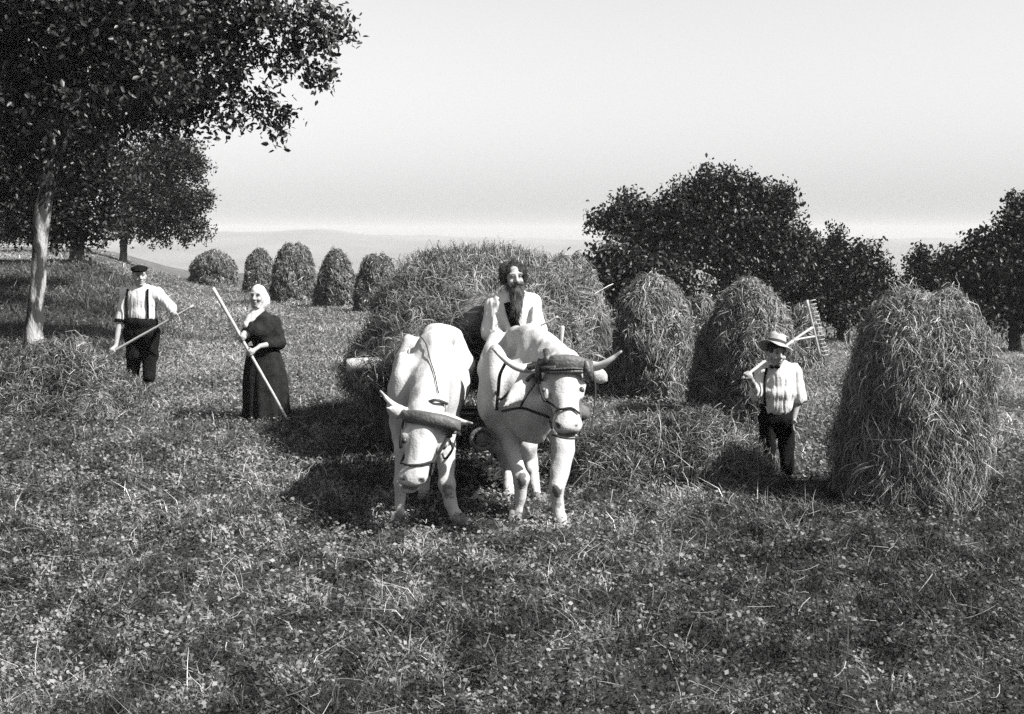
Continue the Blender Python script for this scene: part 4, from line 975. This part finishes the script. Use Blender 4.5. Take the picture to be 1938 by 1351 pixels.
def boy():
    Y = 10.95; base = A([P(1470, 908, Y)[0], Y, 0]); base[2] = float(terrain(base[0], base[1])); q = lambda x, y, dy=0.0: P(x, y, Y + dy) - base
    root = empty('person', base, 'small boy in a wide straw hat carrying a rake on his shoulder', 'person')
    sc = .80; hc = q(1470, 671, -.02); nk = q(1470, 695, .01); sl, sr = q(1444, 705, .0), q(1500, 704, .02); wa, hp = q(1470, 752, .01), q(1470, 778, .01)
    p0, p1 = q(1405, 716, -.24), q(1521, 630, .16); ax = p1 - p0; on = lambda x: p0 + ax * ((x - 1405) / 116.)
    el, wl = q(1432, 745, -.03), q(1424, 722, -.20); er, wr = q(1511, 752, .0), q(1503, 790, -.05)
    s = SDF(.0065); L, R, sp = head(s, hc, (.18, -1), .92, -.06)
    s.cap(L(0, -.02, -.06), nk, .042, .046, k=.02); torso(s, nk, sl, sr, wa, hp, sc)
    for a, b_, c in ((sl, el, wl), (sr, er, wr)): s.cap(a, b_, .040, .033, k=.03); s.cap(b_, c, .033, .022, k=.02)
    hand(s, wl, el, .8, (on(1414), ax)); hand(s, wr, er, .8, None, side=A([0, 1.0, 0]), curl=.35)
    kn = [q(1452, 840), q(1488, 842)]; ft = [q(1452, 896, .0), q(1490, 900, -.06)]
    for hx, k_, f_ in ((1457, kn[0], ft[0]), (1484, kn[1], ft[1])): s.cap(q(hx, 785), k_, .062, .045, k=.03); s.cap(k_, f_ + A([0, 0, .07]), .042, .030, k=.03)
    build_body(s, sp, root)
    s = SDF(.008); torso(s, nk, sl, sr, wa, hp + A([0, 0, .06]), sc, .026, deep=1.2)
    s.ell(q(1472, 742, -.02), (.150, .12, .075), .04); s.cap(nk, nk - A([0, 0, .04]), .058, .08, k=.02)
    s.cap(sl, el, .060, .066, k=.03); s.cap(el, el * .45 + wl * .55, .052, .036, k=.02); s.cap(sr, er, .066, .072, k=.03)
    V = cloth(s, 'shirt', M['shirt'], root, .008, (44, 30, 3), 12)
    s = SDF(.008); s.ell(q(1470, 768, .01), (.152, .105, .06), .03); s.ell(q(1470, 790, .01), (.158, .115, .10), .04)
    for hx, k_, f_ in ((1455, kn[0], ft[0]), (1486, kn[1], ft[1])): s.cap(q(hx, 795), k_, .080, .070, k=.03); s.cap(k_, f_ + A([0, 0, .06]), .070, .064, k=.02)
    s.ell(q(1471, 880, 0), (.012, .2, .12), .02, op='-')
    cloth(s, 'trousers', M['dark_cloth'], root, .007, (12, 12, 5), 13)
    band(V, [q(1447, 694), q(1443, 715), q(1442, 745), q(1444, 766)], .022, 'brace', M['dark_cloth'], root)
    mb = MB(); c = q(1461, 693, 0); c[1] = front_y(V, c[0], c[2], .03) - .012
    for sgn in (-1, 1): mb.tube(spline([c, c + A([sgn * .022, 0, .010]), c + A([sgn * .045, .004, .0])], 6), [.007, .014, .018, .019, .017, .008], 8)
    mb.build('neckerchief', M['dark_cloth'], root)
    boots(root, [f * A([1, 1, 0]) for f in ft], .82, (.1, -1))
    s = SDF(.007); s.ell(L(0, -.02, .045), A([.083, .10, .085]) * .95, .02, R); s.ell(L(0, .12, -.03), A([.06, .12, .09]), .02, R, op='-'); cloth(s, 'hair', M['hair'], root, .004, (30, 30, 30), 3)
    # hat: crown and wavy brim turned on a lathe, tipped
    hr = nrm(A([1, -.12, -.30])); hu = nrm(A([.26, .30, 1.0])); hr = nrm(hr - hu * (hr @ hu)); hf = np.cross(hu, hr); hb_ = L(.005, -.025, .088)
    prof = [(.0, .105), (.035, .104), (.062, .094), (.074, .075), (.081, .035), (.088, .010), (.11, .002), (.145, -.006), (.178, -.016), (.180, -.021), (.145, -.012), (.10, -.006), (.086, -.004), (.078, .03), (.0, .09)]
    n = 48; th = np.arange(n) * 2 * math.pi / n; vs = []
    for r, z in prof:
        r = r if r < .09 else .09 + (r - .09) * .68
        zz = z + (.022 * np.sin(2 * th + .6) + .008 * np.sin(5 * th)) * smooth(.09, .18, np.full(n, r)) + .012 * np.sin(th * 2 + 1) * (z > .08) * (r > .02)
        vs.append(hb_ + (r * np.cos(th))[:, None] * hr + (r * np.sin(th))[:, None] * hf + zz[:, None] * hu)
    f = [[i * n + j, i * n + (j + 1) % n, (i + 1) * n + (j + 1) % n, (i + 1) * n + j] for i in range(len(prof) - 1) for j in range(n)]
    hat = MB().add(np.concatenate(vs), A(f)).build('straw_hat', M['straw_hat'], root)
    bm = MB(); vb = []
    for r, z in ((.0835, .036), (.0905, .008)): vb.append(hb_ + (r * np.cos(th))[:, None] * hr + (r * np.sin(th))[:, None] * hf + z * hu)
    bm.add(np.concatenate(vb), A([[j, (j + 1) % n, n + (j + 1) % n, n + j] for j in range(n)])).build('hat_band', M['band'], hat)
    rk = empty('rake', base, 'pale wooden hay rake on the shoulder of the boy, toothed head raised behind his hat', 'rake')
    pole_mesh(p0, on(1500), .014, .013, 9).build('handle', M['handle'], rk)
    b0, b1 = q(1527, 568, .2), q(1553, 678, .2); bar = MB(); bq = b0 + (b1 - b0) * np.linspace(0, 1, 9)[:, None]
    bar.tube(bq, .014, 8).build('head_bar', M['handle'], rk)
    br = MB(); o_ = on(1500)
    br.tube(spline([o_, on(1514), b0 + (b1 - b0) * .46], 8), .012, 7); br.tube(spline([o_, on(1511) + A([.01, 0, -.02]), b0 + (b1 - b0) * .62], 8), .010, 7)
    br.build('forked_brace', M['handle'], rk)
    dirn = nrm(A([.85, -.35, .28]))
    for k_ in range(15):
        c = b0 + (b1 - b0) * (.03 + .94 * k_ / 14)
        MB().tube([c - dirn * .012, c + dirn * .03, c + dirn * .075], [.008, .007, .004], 6).build('tooth', M['handle'], rk)
boy()

def driver():
    Y = 11.62; base = A([P(970, 885, Y)[0], Y, 0]); base[2] = float(terrain(base[0], base[1])); q = lambda x, y, dy=0.0: P(x, y, Y + dy) - base
    root = empty('person', base, 'bearded man with tousled hair and loose white shirt standing behind the oxen', 'person')
    sc = 1.02; hc = q(973, 527, -.05); nk = q(971, 557, .0); sl, sr = q(938, 576, -.02), q(1003, 573, .03); wa, hp = q(972, 622, .0), q(973, 652, .0)
    el, wl = q(927, 628, -.04), q(950, 640, -.26); er, wr = q(1017, 625, -.02), q(1002, 626, -.26)
    p0, p1 = q(985, 634, -.30), q(1056, 599, -.36); ax = p1 - p0; on = lambda x: p0 + ax * ((x - 985) / 71.)
    s = SDF(.0075); L, R, sp = head(s, hc, (.25, -1), 1.04, .06)
    s.cap(L(0, -.02, -.06), nk, .060, .068, k=.03); torso(s, nk, sl, sr, wa, hp, sc)
    for a, b_, c in ((sl, el, wl), (sr, er, wr)): s.cap(a, b_, .052, .042, k=.03); s.cap(b_, c, .043, .028, k=.02)
    hand(s, wl, el, sc, None, side=A([0, .4, 1.0]), curl=.9); hand(s, wr, er, sc, (on(1000), ax))
    zz = hp[2]; kn = [A([hp[0] - .10, hp[1], .50]), A([hp[0] + .10, hp[1], .50])]; ft = [A([hp[0] - .12, hp[1], .0]), A([hp[0] + .12, hp[1] - .05, .0])]
    for i, sg in enumerate((-1, 1)): s.cap(A([hp[0] + sg * .09, hp[1], zz - .05]), kn[i], .085, .056, k=.03); s.cap(kn[i], ft[i] + A([0, 0, .1]), .052, .036, k=.03)
    build_body(s, sp, root)
    s = SDF(.009); torso(s, nk, sl, sr, wa, hp, sc, .030, deep=1.25)
    s.cap(sl, el, .082, .088, k=.03); s.cap(el, el * .35 + wl * .65, .078, .056, k=.02); s.cap(sr, er, .082, .092, k=.03); s.cap(er, er * .4 + wr * .6, .080, .056, k=.02)
    s.cap(nk + A([0, 0, .0]), nk - A([0, 0, .05]), .082, .10, k=.03)
    for a, b_ in ((q(935, 590, -.1), q(940, 640, -.16)), (q(1012, 585, -.1), q(1000, 640, -.14))): s.cap(a, b_, .03, .045, k=.03)
    V = cloth(s, 'shirt', M['shirt'], root, .012, (22, 18, 4), 22)
    s = SDF(.010); s.ell(hp - A([0, 0, .0]), (.20, .15, .12), .03)
    for i, sg in enumerate((-1, 1)): s.cap(A([hp[0] + sg * .09, hp[1], zz - .08]), kn[i], .115, .095, k=.04); s.cap(kn[i], ft[i] + A([0, 0, .12]), .095, .085, k=.03)
    cloth(s, 'trousers', M['dark_cloth'], root, .009, (9, 9, 4), 23)
    boots(root, ft, 1.05)
    # open waistcoat front and long beard
    band(V, [q(962, 570), q(970, 600), q(980, 625), q(986, 642)], .085, 'dark_shirt_front', M['dark_cloth'], root, lift=.004)
    s = SDF(.007); s.ell(L(0, .075, -.118), A([.056, .045, .064]), .03, R); s.cap(L(.005, .085, -.14), q(976, 588, -.19), .062, .046, k=.03); s.cap(q(974, 586, -.19), q(980, 601, -.19), .038, .014, k=.03)
    s.cap(L(-.078, .0, -.02), L(-.040, .055, -.11), .012, .026, k=.02); s.cap(L(.078, .0, -.02), L(.040, .055, -.11), .010, .024, k=.02)
    s.cap(L(-.040, .088, -.050), L(.0, .106, -.038), .013, .013, k=.012); s.cap(L(.040, .088, -.050), L(.0, .106, -.038), .013, .013, k=.012)
    V2, F2 = s.mesh(); V2 = wrinkle(V2, F2, .010, (34, 34, 9), 24); fuzz(V2, F2, 900, .032, .004, 5, (0, -.1, -1.0)).build('beard', M['beard'], root)
    s = SDF(.008); rg = np.random.default_rng(4)
    s.ell(L(-.005, -.035, .050), A([.096, .108, .088]), .03, R); s.ell(L(-.085, -.03, .02), A([.04, .07, .085]), .03, R); s.ell(L(.085, -.03, .02), A([.035, .06, .075]), .03, R)
    for k_ in range(26):
        d = nrm(rg.normal(size=3) + A([0, -.5, .7])); s.ell(L(*(A([0, -.03, .055]) + d * A([.095, .10, .082]))), .018 + .012 * rg.random(), .03)
    s.ell(L(.012, .13, -.035), A([.082, .115, .112]), .02, R, op='-')
    V2, F2 = s.mesh(); V2 = wrinkle(V2, F2, .008, (30, 30, 30), 25); fuzz(V2, F2, 1500, .032, .004, 6, (0, 0, .3)).build('hair', M['hair'], root)
    tag(pole_mesh(p0, p1, .012, .009, 12).build('stick', M['handle'], None, loc=base), 'short pale driving stick in the hand of the bearded man', 'stick')
driver()
